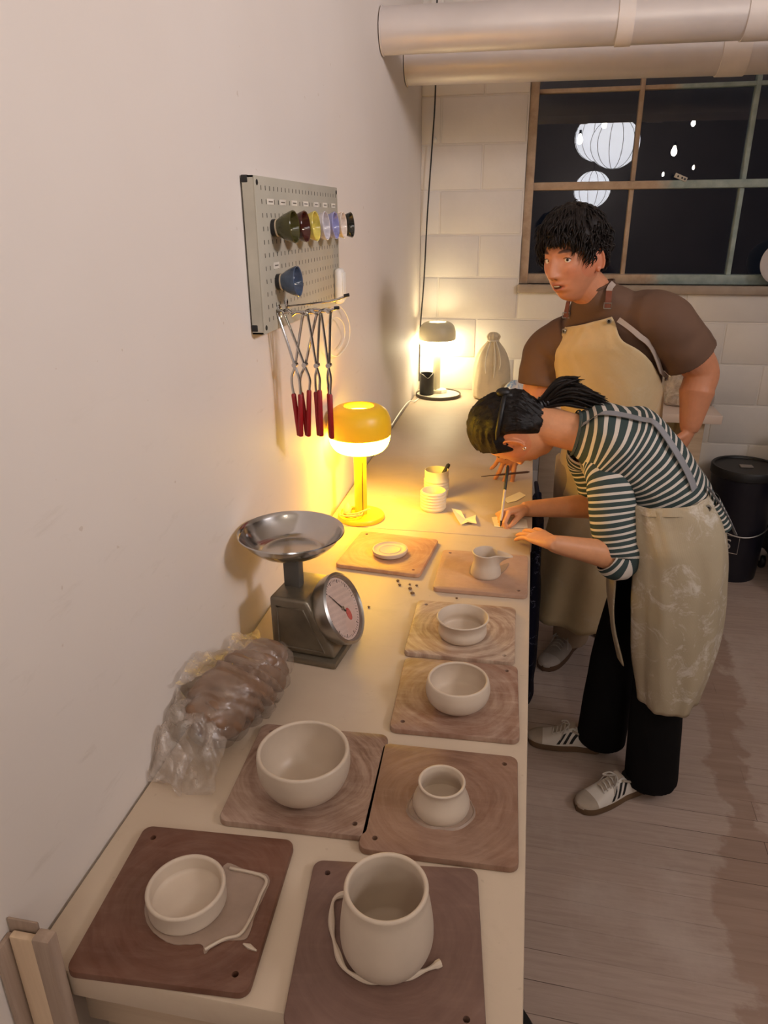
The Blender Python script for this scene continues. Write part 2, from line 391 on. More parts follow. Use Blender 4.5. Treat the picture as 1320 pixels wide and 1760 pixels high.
# ---------------------------------------------------------------- room lamps that show as reflections in the night window
M_LANT = emit('lantern_paper', LANTERN_C, LANTERN_L)
M_RIB = simple('lantern_wire', (150, 146, 140), 0.6)
M_BULB = emit('bulb_glow', (1.0, 0.86, 0.66), 60.0)
def mirror_at(u, v, y): p = at(u, v, 2*(YG-0.003)-y); return V((p.x, y, p.z))
def lantern(u, v, y, px, label, sqz=0.94):
    c = mirror_at(u, v, y); d = (V((c.x, 2*YG-y, c.z))-CAM).dot(FWD); r = px/2*d/FPX
    t = thing('paper_lantern', label, 'lamp', c, group=None)
    prof = [(r*math.sin(PI*j/32)*(1-0.012*(j % 2)), -r*sqz*math.cos(PI*j/32)) for j in range(2, 31)]
    obj('paper_shade', MB().lathe(prof, c, 40), M_LANT, t)
    for z in (-r*sqz*0.98, r*sqz*0.98): obj('wire_ring', MB().lathe([(r*0.21, -0.004), (r*0.22, 0), (r*0.21, 0.004), (r*0.20, 0)], c+V((0, 0, z)), 24, closed=True), M_RIB, t)
    for k in range(6): a = PI*k/6+0.3; obj('rib', MB().tube([c+V((math.cos(a)*r*1.004*math.cos(b), math.sin(a)*r*1.004*math.cos(b), r*sqz*1.004*math.sin(b))) for b in [(-0.46+0.92*i/20)*PI for i in range(21)]], 0.0035, 5), M_RIB, t)
    obj('cord', MB().tube([c+V((0, 0, r*sqz)), V((c.x, c.y, ZC))], 0.004, 6), M_BLACK, t)
lantern(1057, 247, -2.7, 84, 'large round white paper lantern, the nearer of the overlapping pair mirrored in the window')
lantern(1030, 236, -3.4, 82, 'round white paper lantern half hidden behind another in the window reflection')
lantern(1018, 326, -4.4, 62, 'small white paper lantern mirrored lowest in the window, above the man')
cabs = [mirror_at(1010, 150, -1.15), mirror_at(1040, 153, -1.15), mirror_at(1180, 158, -1.25), mirror_at(1330, 132, -1.25)]
for u, v, y, px, lb in ((1033, 182, -1.10, 14, 'brightest filament bulb mirrored at the top of the window'), (1039, 212, -1.9, 6, 'small filament bulb mirrored in front of the paper lanterns'),
                    (997, 238, -1.75, 7, 'small filament bulb mirrored just left of the paper lanterns'), (1159, 258, -1.75, 7, 'filament bulb mirrored in the middle of the right window pane'),
                    (1192, 210, -2.3, 5, 'small bright bulb mirrored high in the right window pane'), (1140, 299, -2.8, 3, 'tiny bulb mirrored low beside the sash fastener'), (1192, 287, -2.8, 3, 'tiny bulb mirrored low above the blue-green bar')):
    c = mirror_at(u, v, y); d = (V((c.x, 2*YG-y, c.z))-CAM).dot(FWD); r = px*d/FPX*0.72
    t = thing('string_light_bulb', lb, 'bulb', c, group='string light bulbs')
    obj('glass_bulb', MB().lathe([(0, -1.9*r), (r*0.6, -1.6*r), (r, -0.8*r), (r*0.9, 0.0), (r*0.45, 1.0*r), (r*0.35, 1.4*r), (0, 1.4*r)], c, 20), M_BULB, t)
    obj('socket', MB().lathe([(r*0.42, 1.4*r), (r*0.42, 2.6*r), (0, 2.6*r)], c, 16), M_BLACK, t)
o = obj('string_light_cable', MB().tube(cr(cabs+[cabs[-1]+V((0.6, 0.1, 0.2))], 8), 0.004, 6), M_BLACK); tag(o, 'thin dark cable of the bulb string mirrored along the top of the window', 'cable')

# ---------------------------------------------------------------- benches
W = 0.612; YSEAM = onz(840, 921).y
TH = 0.045
t = thing('workbench', 'pale clay-dusted workbench in the foreground, carrying the wooden bats', 'workbench', (W/2, 0.4, 0))
Y0 = -0.250
obj('worktop', MB().box((0.006, Y0, TT-TH), (W, YSEAM-0.0012, TT), 0.003), M_BT, t)
M_LEG = m_wood('bench_wood', (188, 164, 138), (206, 184, 158))
obj('front_rail', MB().box((0.05, Y0+0.03, TT-TH-0.09), (W-0.04, Y0+0.055, TT-TH), 0.002), M_LEG, t)
for x in (0.05, W-0.11):
    for y in (Y0+0.06, YSEAM-0.13): obj('leg', MB().box((x, y, 0), (x+0.06, y+0.06, TT-TH), 0.003), M_LEG, t)
t = thing('workbench', 'pale workbench farther back along the wall, beyond the joint, where the woman draws', 'workbench', (W/2, 2.1, 0))
obj('worktop', MB().box((0.006, YSEAM+0.0012, TT-TH), (W+0.004, YB-0.005, TT), 0.003), M_BT, t)
for x in (0.05, W-0.11):
    for y in (YSEAM+0.07, YB-0.13): obj('leg', MB().box((x, y, 0), (x+0.06, y+0.06, TT-TH), 0.003), M_LEG, t)
cnr = onz(1243, 715)
t = thing('side_table', 'white table against the back wall behind the standing man', 'table', (1.0, 2.9, 0))
obj('tabletop', MB().box((W+0.012, cnr.y, TT-0.042), (cnr.x, YB-0.005, TT), 0.004), simple('white_laminate', (226, 206, 192), 0.45, var=0.04, scale=6), t)
for x in (W+0.05, cnr.x-0.16): obj('leg', MB().box((x, cnr.y+0.05, 0), (x+0.10, cnr.y+0.11, TT-0.042), 0.004), M_LEG, t)
obj('back_leg', MB().box((cnr.x-0.14, YB-0.1, 0), (cnr.x-0.08, YB-0.04, TT-0.042), 0.004), M_LEG, t)

# wooden rack standing at the near end of the bench, cut by the corner of the photograph
M_PLY = m_wood('plywood', (206, 178, 148), (222, 196, 166), sc=(30, 30, 2))
M_GREYW = m_wood('grey_wood', (150, 128, 112), (176, 154, 136), sc=(40, 40, 3))
t = thing('wooden_rack', 'wooden rack with a plywood panel and grey corner post, at the lower left corner', 'rack', (0.03, -0.275, 0))
obj('corner_post', MB().box((0.043, -0.272, 0), (0.066, -0.254, 0.937), 0.003), M_GREYW, t)
obj('panel', MB().box((0.010, -0.268, 0), (0.0425, -0.258, 0.930), 0.002), M_PLY, t)
obj('top_rail', MB().box((0.001, -0.256, 0.918), (0.0425, -0.2525, 0.944), 0.002), M_GREYW, t)
obj('side_batten', MB().box((0.001, -0.285, 0), (0.008, -0.258, 0.925), 0.002), M_GREYW, t)

# ---------------------------------------------------------------- bats with pin holes
def m_bat(name, dark, pale, smear, scale, seed, rings=1.0, rc=(0, 0)):
    n = NT(name); co = n.coord(); sh = n.new('ShaderNodeMapping'); sh.inputs['Location'].default_value = (seed*1.7, seed*0.9, 0); n.link(co, sh.inputs['Vector'])
    base = n.ramp(n.noise(6, 5, 0.65, sh.outputs[0]), [(0.3, tuple(x*0.72 for x in lin(dark))), (0.7, tuple(min(1, x*1.12) for x in lin(dark)))])
    sep = n.new('ShaderNodeSeparateXYZ'); cm = n.new('ShaderNodeMapping'); cm.inputs['Location'].default_value = (-rc[0], -rc[1], 0); n.link(co, cm.inputs['Vector']); n.link(cm.outputs[0], sep.inputs[0])
    ln = n.new('ShaderNodeVectorMath', operation='LENGTH'); n.link(cm.outputs[0], ln.inputs[0]); ang = n.math('ARCTAN2', sep.outputs['Y'], sep.outputs['X'])
    wob = n.math('ADD', ln.outputs['Value'], n.math('MULTIPLY', n.noise(9, 3, 0.5, sh.outputs[0]), 0.030))
    pol = n.new('ShaderNodeCombineXYZ'); n.link(n.math('MULTIPLY', wob, 95.0), pol.inputs[0]); n.link(n.math('MULTIPLY', n.math('SINE', ang), 1.1), pol.inputs[1]); n.link(n.math('ADD', n.math('MULTIPLY', n.math('COSINE', ang), 1.1), seed*3.7), pol.inputs[2])
    rfac = n.ramp(n.noise(1.0, 5, 0.6, pol.outputs[0]), [(0.38, 0.0), (0.66, 1.0)])
    st = n.new('ShaderNodeMapping'); st.inputs['Scale'].default_value = (4, 34, 1); st.inputs['Rotation'].default_value = (0, 0, seed*1.3); n.link(sh.outputs[0], st.inputs['Vector'])
    strk = n.ramp(n.noise(2.0, 5, 0.65, st.outputs[0]), [(0.50, 0.0), (0.72, 1.0)])
    bl = n.noise(scale, 7, 0.68, sh.outputs[0], 0.5); blf = n.ramp(bl, [(0.36, 0.0), (0.66, 1.0)])
    f = n.math('MULTIPLY', n.math('ADD', n.math('MULTIPLY', rfac, 0.75*rings), n.math('ADD', n.math('MULTIPLY', blf, 0.55), n.math('MULTIPLY', strk, 0.30))), smear, True)
    n.color(n.mix(f, base, lin(pale))); n.set(0.5, 0, 0.35); n.bump(n.math('ADD', bl, n.math('MULTIPLY', rfac, 0.6)), 0.3, 0.0015); return n.m
def bat_mesh(s=0.230, th=0.0115, hole=0.0042, hx=0.022, diag=1):
    mb = MB(); h = s/2; rc = 0.014
    def ring(ins, z):
        pts = []
        r = max(rc-ins, 0.003)
        for cx, cy, a0 in ((h-ins-r, h-ins-r, 0), (-(h-ins-r), h-ins-r, PI/2), (-(h-ins-r), -(h-ins-r), PI), (h-ins-r, -(h-ins-r), 3*PI/2)):
            for k in range(7): t = a0 + PI/2*k/6; pts.append(V((cx+r*math.cos(t), cy+r*math.sin(t), z)))
        return pts
    prof = [(0.0016, 0.0), (0.0, 0.0016), (0.0, th-0.0026), (0.0008, th-0.0008), (0.0026, th)]
    vr = [[mb.bm.verts.new(p) for p in ring(i, z)] for i, z in prof]
    for a, b in zip(vr, vr[1:]):
        for i in range(len(a)): mb.face((a[i], a[(i+1) % len(a)], b[(i+1) % len(b)], b[i]))
    loops = {0: [vr[0]], 1: [vr[-1]]}
    for sx in (-1, 1):
        c = V((sx*(h-hx), -sx*diag*(h-hx), 0)); hr = []
        for z in (0.0, th): hr.append([mb.bm.verts.new(c+V((hole*math.cos(2*PI*k/16), hole*math.sin(2*PI*k/16), z))) for k in range(16)])
        for i in range(16): mb.face((hr[0][i], hr[0][(i+1) % 16], hr[1][(i+1) % 16], hr[1][i]))
        loops[0].append(hr[0]); loops[1].append(hr[1])
    for key in (0, 1):
        es = []
        for lp in loops[key]:
            for i in range(len(lp)):
                e = mb.bm.edges.get((lp[i], lp[(i+1) % len(lp)])) or mb.bm.edges.new((lp[i], lp[(i+1) % len(lp)])); es.append(e)
        bmesh.ops.triangle_fill(mb.bm, use_beauty=True, use_dissolve=False, edges=es)
    return mb
BT = 0.0115
M_SLIP = simple('clay_slip', (158, 136, 120), 0.38, var=0.10, scale=25, bump=0.25, bscale=80)
M_CLAY = simple('leather_hard_clay', (206, 189, 170), 0.5, var=0.06, scale=9, bump=0.12, bscale=35, spec=0.4)
M_CLAYD = simple('damp_clay', (200, 183, 164), 0.36, var=0.07, scale=9, bump=0.12, bscale=35, spec=0.45)
bats = {}
def bat(key, x, y, ang, diag, label, z=TT, tilt=(0, 0), **mk):
    o = bpy.data.objects.new('bat', mesh_of('bat', bat_mesh(diag=diag), m_bat('bat_'+key, **mk))); C.objects.link(o)
    o.location = (x, y, z); o.rotation_euler = (tilt[0], tilt[1], math.radians(ang)); tag(o, label, 'bat', 'square throwing bats on the bench'); bats[key] = o; return o
bat('disc', 0.231, 0.986, -5.5, 1, 'pink-tan square bat by the yellow lamp, under the small clay disc', dark=(186, 132, 100), pale=(208, 168, 132), smear=0.7, scale=6, seed=1, rings=0.9)
bat('jug', 0.491, 0.911, 0.2, 1, 'plain tan square bat at the bench edge under the spouted jug', dark=(186, 148, 124), pale=(206, 180, 158), smear=0.35, scale=6, seed=2, rings=0.3)
bat('flared', 0.467, 0.619, 0.8, 1, 'pale smeared square bat under the bowl with the pinched-in waist', dark=(150, 116, 96), pale=(206, 184, 162), smear=0.9, scale=7, seed=3, rings=1.0)
bat('round', 0.479, 0.376, 2.2, -1, 'brown square bat with chalky white smears under the round-sided bowl', dark=(130, 88, 68), pale=(200, 176, 156), smear=0.75, scale=8, seed=4, rings=0.5)
bat('big', 0.262, 0.120, 2.5, 1, 'brown square bat with clay rings under the largest bowl', dark=(120, 86, 70), pale=(178, 152, 134), smear=0.75, scale=6, seed=5, rings=1.1)
bat('small', 0.484, 0.106, 1.7, -1, 'tan-brown square bat at the bench edge under the little cup', dark=(132, 96, 76), pale=(172, 142, 122), smear=0.65, scale=5, seed=6, rings=0.7)
bat('dish', 0.172, -0.136, 3.6, 1, 'red-brown square bat at the bench corner, with a wet slip puddle round the shallow dish', dark=(104, 64, 46), pale=(142, 110, 94), smear=0.65, scale=4, seed=7, rings=0.5)
bat('mug', 0.445, -0.143, 6.8, 1, 'mauve-brown square bat nearest the camera under the tall round pot', dark=(112, 84, 74), pale=(142, 114, 102), smear=0.7, scale=4, seed=8, rings=0.5)

# wet slip puddle beside the shallow dish: a thin irregular sheet that belongs to its bat
def blob(poly, z, th=0.0012):
    q = cr(poly[-2:]+poly+poly[:2], 5)[10:-10]; poly = [(x+0.0012*noise.noise(V((x*160, y*160, 0))), y+0.0012*noise.noise(V((x*160, y*160, 5)))) for x, y in q[:-1]]
    mb = MB(); top = [mb.bm.verts.new((x, y, z+th)) for x, y in poly]; bot = [mb.bm.verts.new((x, y, z)) for x, y in poly]
    for i in range(len(poly)): j = (i+1) % len(poly); mb.face((bot[i], bot[j], top[j], top[i]))
    es = [mb.bm.edges.get((top[i], top[(i+1) % len(top)])) for i in range(len(top))]
    bmesh.ops.triangle_fill(mb.bm, use_beauty=True, use_dissolve=False, edges=es); return mb
pud = [(385, 1488), (420, 1495), (463, 1508), (452, 1545), (438, 1575), (425, 1612), (395, 1617), (370, 1622), (352, 1640), (345, 1624), (300, 1624), (270, 1608), (250, 1580), (255, 1545), (300, 1560), (360, 1560)]
obj('slip_puddle', blob([tuple(onz(u, v, TT+BT).xy) for u, v in pud], TT+BT), M_SLIP, bats['dish'])
pud2 = [(438, 1515), (425, 1545), (408, 1580), (385, 1600), (410, 1606), (425, 1580), (440, 1545), (455, 1512)]
obj('slip_ridge', MB().tube(cr([onz(u, v, TT+BT+0.003) for u, v in [(395, 1492), (455, 1508), (447, 1540), (430, 1580), (412, 1606), (385, 1614), (352, 1632)]], 5), [0.0022]*31, 6), M_CLAY, bats['dish'])
obj('slip_fleck', MB().tube([onz(418, 1622, TT+BT+0.001), onz(428, 1627, TT+BT+0.001), onz(441, 1634, TT+BT+0.001)], [0.001, 0.0035, 0.001], 6), M_CLAY, bats['dish'])
def slip_ring(key, c, r0, r1, seed):
    rnd = random.Random(seed); n = 60; rows = []
    ph = [rnd.uniform(0, 6) for _ in range(4)]
    def rr(t, r): return r*(1+0.05*math.sin(2*t+ph[0])+0.04*math.sin(3*t+ph[1])+0.02*math.sin(7*t+ph[2]))
    ring = lambda f, z: [V((c[0]+f(2*PI*i/n)*math.cos(2*PI*i/n), c[1]+f(2*PI*i/n)*math.sin(2*PI*i/n), z)) for i in range(n)]
    z = TT+BT
    mb = MB().rings([ring(lambda t: r0, z), ring(lambda t: r0, z+0.0025), ring(lambda t: rr(t, (r0*0.4+r1*0.6)), z+0.0018), ring(lambda t: rr(t, r1*0.95), z+0.003), ring(lambda t: rr(t, r1), z)], cap=(False, False))
    obj('slip_ring', mb, M_SLIP, bats[key])

# ---------------------------------------------------------------- thrown pots
def pot(name, label, cat, c, prof_out, wall, floor, mat=None, wob=0.006, ph=0.0, n=72, z=TT+BT, group='freshly thrown pots on the bats'):
    """prof_out: (r, z) from the foot edge up to the lip; the inside follows it at the wall thickness"""
    po = cr(prof_out, 6); inner = [(max(r-wall, 0.002), zz) for r, zz in po if zz > floor+0.003]
    top = po[-1]; lip = [(top[0]-wall*0.2, top[1]+wall*0.32), (top[0]-wall*0.5, top[1]+wall*0.42), (top[0]-wall*0.8, top[1]+wall*0.30)]
    prof = [(0.0, 0.0)] + po + lip + inner[::-1] + [(max(inner[0][0]-0.006, 0.001), floor+0.0005), (inner[0][0]*0.5, floor), (0.0, floor)]
    o = obj(name, MB().lathe(prof, (c[0], c[1], z), n, wob=wob, ph=ph), mat or M_CLAY, angle=60)
    return tag(o, label, cat, group)
pot('shallow_dish', 'shallow straight-walled clay dish on the red-brown bat', 'dish', (0.172, -0.142), [(0.047, 0), (0.0505, 0.004), (0.0505, 0.016), (0.0515, 0.030)], 0.006, 0.007)
pot('round_pot', 'tall rounded clay pot narrowing to its rim, nearest the camera', 'pot', (0.444, -0.158), [(0.043, 0), (0.051, 0.008), (0.0565, 0.026), (0.0565, 0.050), (0.0535, 0.076), (0.0505, 0.094), (0.0505, 0.106)], 0.0058, 0.009)
pot('large_bowl', 'largest clay bowl, deep and wide, beside the bagged clay', 'bowl', (0.266, 0.085), [(0.038, 0), (0.042, 0.004), (0.060, 0.020), (0.070, 0.042), (0.0725, 0.062), (0.0715, 0.078)], 0.0065, 0.009, M_CLAYD)
pot('small_cup', 'small clay cup with a rounded belly in the middle of its bat', 'cup', (0.482, 0.088), [(0.041, 0), (0.0435, 0.008), (0.0425, 0.018), (0.037, 0.032), (0.0345, 0.042), (0.036, 0.050)], 0.0045, 0.006)
pot('round_bowl', 'round-sided clay bowl on the chalk-smeared brown bat', 'bowl', (0.481, 0.352), [(0.040, 0), (0.044, 0.003), (0.055, 0.014), (0.0595, 0.030), (0.0585, 0.044), (0.0565, 0.052)], 0.0058, 0.008)
pot('flared_bowl', 'low clay bowl with a pinched waist and flaring rim', 'bowl', (0.468, 0.592), [(0.045, 0), (0.051, 0.006), (0.0525, 0.015), (0.050, 0.026), (0.052, 0.036), (0.0565, 0.045)], 0.0048, 0.007)
slip_ring('small', (0.482, 0.088), 0.040, 0.050, 3); 
# small clay disc
o = obj('clay_disc', MB().lathe([(0, 0), (0.040, 0), (0.046, 0.004), (0.048, 0.011), (0.0475, 0.0145), (0.044, 0.0155), (0.041, 0.0135), (0.038, 0.0115), (0.030, 0.011), (0.028, 0.0125), (0.026, 0.011), (0.0, 0.0105)], (0.237, 0.972, TT+BT), 56, wob=0.012), M_CLAY)
tag(o, 'flat clay disc with a raised rim near the yellow lamp', 'disc', 'freshly thrown pots on the bats')
# jug: a lathe pulled out into a spout
def jug():
    c = V((0.500, 0.893, TT+BT)); po = cr([(0.036, 0), (0.0385, 0.006), (0.0365, 0.02), (0.032, 0.036), (0.0325, 0.050), (0.036, 0.062)], 6); w = 0.0045
    prof = [(0, 0)]+po+[(po[-1][0]-w*0.5, po[-1][1]+0.0018)]+[(r-w, z) for r, z in po if z > 0.010][::-1]+[(0.024, 0.0075), (0, 0.007)]
    n = 72; rs = []; a0 = math.radians(-8)
    for r, z in prof:
        ring = []
        for i in range(n):
            t = 2*PI*i/n; d = math.atan2(math.sin(t-a0), math.cos(t-a0)); h = max(0.0, (z-0.030)/0.034)
            k = 1 + 0.95*h**1.5*math.exp(-(d/0.30)**2) - 0.10*h*math.exp(-((abs(d)-0.75)/0.35)**2)
            ring.append(c + V((r*k*math.cos(t), r*k*math.sin(t), z - (0.004*h*math.exp(-(d/0.3)**2)))))
        rs.append(ring)
    j = obj('spouted_jug', MB().rings(rs, cap=(False, False)), M_CLAY, angle=60); tag(j, 'small clay jug with a pulled pouring spout, no handle', 'jug', 'freshly thrown pots on the bats')
jug()
pl = [(806, 985), (812, 970), (835, 978), (862, 972), (874, 968), (870, 978), (858, 988), (835, 996), (815, 994)]
obj('slip_patch', blob([tuple(onz(u, v, TT+BT).xy) for u, v in pl], TT+BT), M_SLIP, bats['jug'])
# strip of trimmed clay lying round the tall pot
pts = [(598, 1536), (574, 1546), (570, 1590), (578, 1630), (596, 1668), (640, 1686), (690, 1682), (730, 1668), (757, 1655)]
strip = cr([onz(u, v, TT+BT+0.0042) for u, v in pts], 6)
o = obj('clay_strip', MB().tube(strip, [0.0042*(0.8+0.3*math.sin(i*0.7)) if i < len(strip)-3 else 0.005 for i in range(len(strip))], 8), M_CLAY); tag(o, 'curved trimming of soft clay lying round the tall round pot', 'clay strip')
# crumbs of clay on the worktop
M_CRUMB = simple('dry_clay', (122, 94, 66), 0.8)
cl = [((684, 998), .0045, 'clay crumb on the worktop, far left of the scatter'), ((687, 1005), .004, 'clay crumb below the leftmost one of the scatter'), ((704, 1004), .0035, 'clay crumb at the top of the scatter'), ((705, 1011), .005, 'roundest clay crumb in the middle of the scatter'), ((709, 1019), .0055, 'large clay crumb lowest in the scatter'), ((716, 1006), .0035, 'clay crumb far right of the scatter'), ((634, 1043), .0035, 'lone clay crumb out on the worktop near the scale'), ((785, 1028), .003, 'lone clay crumb below the jug bat'), ((626, 975), .0025, 'clay crumb just in front of the disc bat')]
for (u, v), r, lb in cl:
    mb = MB().sphere(onz(u, v, TT+r*0.55), (r, r*0.8, r*0.6), 10, 7)
    for vv in mb.bm.verts: vv.co += noise.noise_vector(vv.co*260)*r*0.35
    tag(obj('clay_crumb', mb, M_CRUMB), lb, 'crumb', 'clay crumbs on the bench')
# ---------------------------------------------------------------- table lamps
def table_lamp(c, label, m_shade, m_diff, s=1.0, base_r=0.072, cord=None, slot=True):
    c = V(c); t = thing('table_lamp', label, 'lamp', c, group='mushroom table lamps')
    k = s
    obj('base', MB().lathe([(0, 0), (base_r*0.97, 0), (base_r, 0.003), (base_r, 0.010), (base_r*0.96, 0.0145), (base_r*0.5, 0.016), (0, 0.016)], c, 56), m_shade, t)
    pole = obj('pole', MB().lathe([(0.019, 0.014), (0.019, 0.250*k), (0.0, 0.250*k)], c, 32), m_shade, t)
    if slot:
        d = (CAM-c); d.z = 0; d.normalize(); sd = V((-d.y, d.x, 0)); q = c + d*0.0178 + sd*0.006
        obj('cord_slot', MB().box((-0.0011, -0.0016, 0.02), (0.0011, 0.0016, 0.185), mat=Matrix.Translation(q) @ Matrix.Rotation(math.atan2(d.y, d.x)+PI/2, 4, 'Z')), M_DSLOT, pole)
    zs = lambda z: z*k
    out = cr([(0.0925, zs(0.268)), (0.0938, zs(0.285)), (0.0918, zs(0.311)), (0.083, zs(0.334)), (0.067, zs(0.348)), (0.050, zs(0.3535)), (0.0445, zs(0.353))], 6)
    inn = [(r-0.002, z-0.0025) for r, z in out]
    obj('shade', MB().lathe(out+inn[::-1], c, 64, closed=True), m_shade, t)
    dif = cr([(0.0, zs(0.213)), (0.045, zs(0.2135)), (0.070, zs(0.220)), (0.085, zs(0.238)), (0.0905, zs(0.258)), (0.0905, zs(0.270))], 6)
    up = cr([(0.085, zs(0.29)), (0.07, zs(0.322)), (0.045, zs(0.334)), (0.0, zs(0.334))], 4)
    obj('diffuser', MB().lathe(dif+up, c, 64), m_diff, t)
    return t
M_YEL = simple('yellow_enamel', (250, 200, 40), 0.38, var=0.02)
M_DSLOT = simple('slot_shadow_gap', (60, 40, 14), 0.7)
YL = V((0.0985, 1.232, TT))
yl = table_lamp(YL, 'yellow mushroom lamp with a glowing shade, beside the scale', M_YEL, emit('yellow_lamp_glow', YLAMP_C, YLAMP_L))
M_CORD = simple('pale_cord', (226, 196, 120), 0.5)
pts = []
for i in range(60):
    a = 0.6+i*0.24; r = 0.030+0.018*math.sin(i*0.21)+0.008*(i/60); pts.append(YL+V((r*math.cos(a)*0.95-0.012, r*math.sin(a)-0.016, 0.019+0.004*(i//20)+0.002*math.sin(i*0.9))))
pts += [YL+V((-0.03, -0.055, 0.03)), YL+V((0.0, -0.05, 0.035)), YL+V((0.035, -0.03, 0.045))]
obj('cord', MB().tube(pts, 0.0028, 6), M_CORD, yl)
obj('plug', MB().lathe([(0, 0), (0.012, 0), (0.013, 0.012), (0.010, 0.028), (0.004, 0.034), (0, 0.034)], YL+V((-0.042, -0.012, 0.017)), 20, (0.1, 0.1, 1)), simple('plug_plastic', (238, 216, 150), 0.4), yl)
tray_c = onz(755, 673); tray_c = V((max(tray_c.x, 0.128), 2.925, TT))
table_lamp(V((0.113, 2.965, TT+0.010)), 'cream mushroom lamp in the far corner, standing on a round tray', M_CREAM, emit('cream_lamp_glow', CLAMP_C, CLAMP_L), s=1.02, base_r=0.046, slot=False)
tr = thing('tray', 'round pale tray with a dark rim under the far corner lamp', 'tray', tray_c)
obj('plate', MB().lathe([(0, 0), (0.108, 0), (0.113, 0.004), (0.110, 0.010), (0, 0.010)], tray_c, 64), simple('tray_top', (226, 214, 190), 0.4), tr)
obj('rim', MB().lathe([(0.1095, 0.002), (0.1165, 0.002), (0.1165, 0.015), (0.1135, 0.016), (0.1095, 0.0105)], tray_c, 64, closed=True), simple('rim_dark', (70, 62, 52), 0.45), tr)
# black notched cylinder and the small white puck on the tray
sc = onz(733, 677, TT+0.011); h = 0.108; n = 40
t = thing('candle_holder', 'black cylinder with a scooped notch in its rim, on the tray', 'holder', sc)
rs = []
for r, f in ((0.0, 0), (0.036, 0), (0.0365, 0.004), (0.0365, 1), (0.030, 1), (0.030, 0.5), (0.0, 0.5)):
    ring = []
    for i in range(n):
        a = 2*PI*i/n; d = math.atan2(math.sin(a-(-1.25)), math.cos(a-(-1.25)))
        zt = h - 0.020*math.exp(-(d/0.55)**2); z = {0: 0, 0.004: 0.004, 1: zt, 0.5: 0.06}[f]
        ring.append(sc+V((r*math.cos(a), r*math.sin(a), z)))
    rs.append(ring)
obj('body', MB().rings(rs, cap=(False, False)), M_BLACK, t)
pc = onz(758, 674, TT+0.011); o = obj('puck', MB().lathe([(0, 0), (0.030, 0), (0.031, 0.006), (0.027, 0.017), (0.02, 0.020), (0, 0.020)], pc, 32), M_WHITE); tag(o, 'small round white puck beside the black cylinder on the tray', 'puck')

# ---------------------------------------------------------------- cups, pen, paper
M_PORC = simple('white_porcelain', (236, 224, 196), 0.35, var=0.03)
def ribbed(c, r, h, ribs, label, z0r, sp):
    prof = [(0, 0), (r*0.92, 0), (r*0.99, 0.004)]
    for k in range(ribs):
        z = z0r+sp*k; prof += [(r, z-sp*0.40), (r*1.065, z-sp*0.15), (r*1.065, z+sp*0.15), (r, z+sp*0.40)]
    prof = [p for p in prof if p[1] < h-0.003] + [(r*1.0, h-0.002), (r*0.985, h), (r*0.95, h), (r*0.93, h-0.003), (r*0.92, 0.010), (r*0.4, 0.006), (0, 0.006)]
    o = obj('ribbed_cup', MB().lathe(prof, (c[0], c[1], TT), 56), M_PORC, angle=70); return tag(o, label, 'cup')
cf = onz(742, 882); ribbed((cf.x, cf.y+0.036), 0.0385, 0.064, 6, 'white cup ringed with raised ribs, the nearer of the two cups', 0.010, 0.0098)
cb = onz(748, 866); cbp = V((0.302, 1.462, TT)); ribbed(cbp, 0.039, 0.092, 4, 'taller white cup holding a marker, behind the ribbed cup', 0.028, 0.010)
p0 = cbp+V((-0.012, -0.008, 0.010)); p1 = at(772, 797, 1.49)
t = thing('marker', 'dark-capped marker leaning in the taller white cup', 'marker', p0)
d = (p1-p0); obj('barrel', MB().tube([p0, p0+d*0.62], 0.0062, 14), simple('marker_barrel', (214, 200, 170), 0.4), t); obj('cap', MB().tube([p0+d*0.60, p0+d*0.95, p1], [0.0072, 0.0068, 0.004], 14), M_BLACK, t)
t2 = cbp+V((-0.02, 0.01, 0.01)); o = obj('wooden_tool', MB().tube([t2, at(757, 815, 1.475)], [0.004, 0.0045], 10), M_PLY); tag(o, 'pale wooden modelling tool beside the marker in the tall cup', 'tool')
M_PAPER = simple('paper', (238, 226, 200), 0.7, var=0.03)
def scrap(pts, label, seed, z=TT, curl=0.006, name='paper_scrap'):
    q = [onz(u, v, z) for u, v in pts]; c = sum(q, V())/len(q); mb = MB(); rnd = random.Random(seed); rows = []
    top = [mb.bm.verts.new(p+V((0, 0, 0.0012+curl*rnd.random()))) for p in q]; cc = mb.bm.verts.new(c+V((0, 0, 0.0015)))
    bot = [mb.bm.verts.new(v.co-V((0, 0, 0.0006))) for v in top]; cb_ = mb.bm.verts.new(c+V((0, 0, 0.0009)))
    for i in range(len(q)):
        j = (i+1) % len(q); mb.face((top[i], top[j], cc)); mb.face((bot[j], bot[i], cb_)); mb.face((bot[i], bot[j], top[j], top[i]))
    o = obj(name, mb, M_PAPER, smooth=False); return tag(o, label, 'paper')
scrap([(776, 880), (792, 884), (800, 892), (818, 886), (817, 898), (819, 905), (804, 902), (792, 904), (784, 894)], 'torn folded paper scrap lying right of the ribbed cup', 2, curl=0.012)
scrap([(845, 890), (872, 886), (905, 894), (907, 908), (880, 909), (850, 906)], 'sheet of paper the woman is drawing on', 5, curl=0.001, name='paper_sheet')
scrap([(866, 858), (893, 846), (904, 852), (888, 862), (872, 865)], 'small paper sheet between the two pairs of hands', 9, curl=0.002)

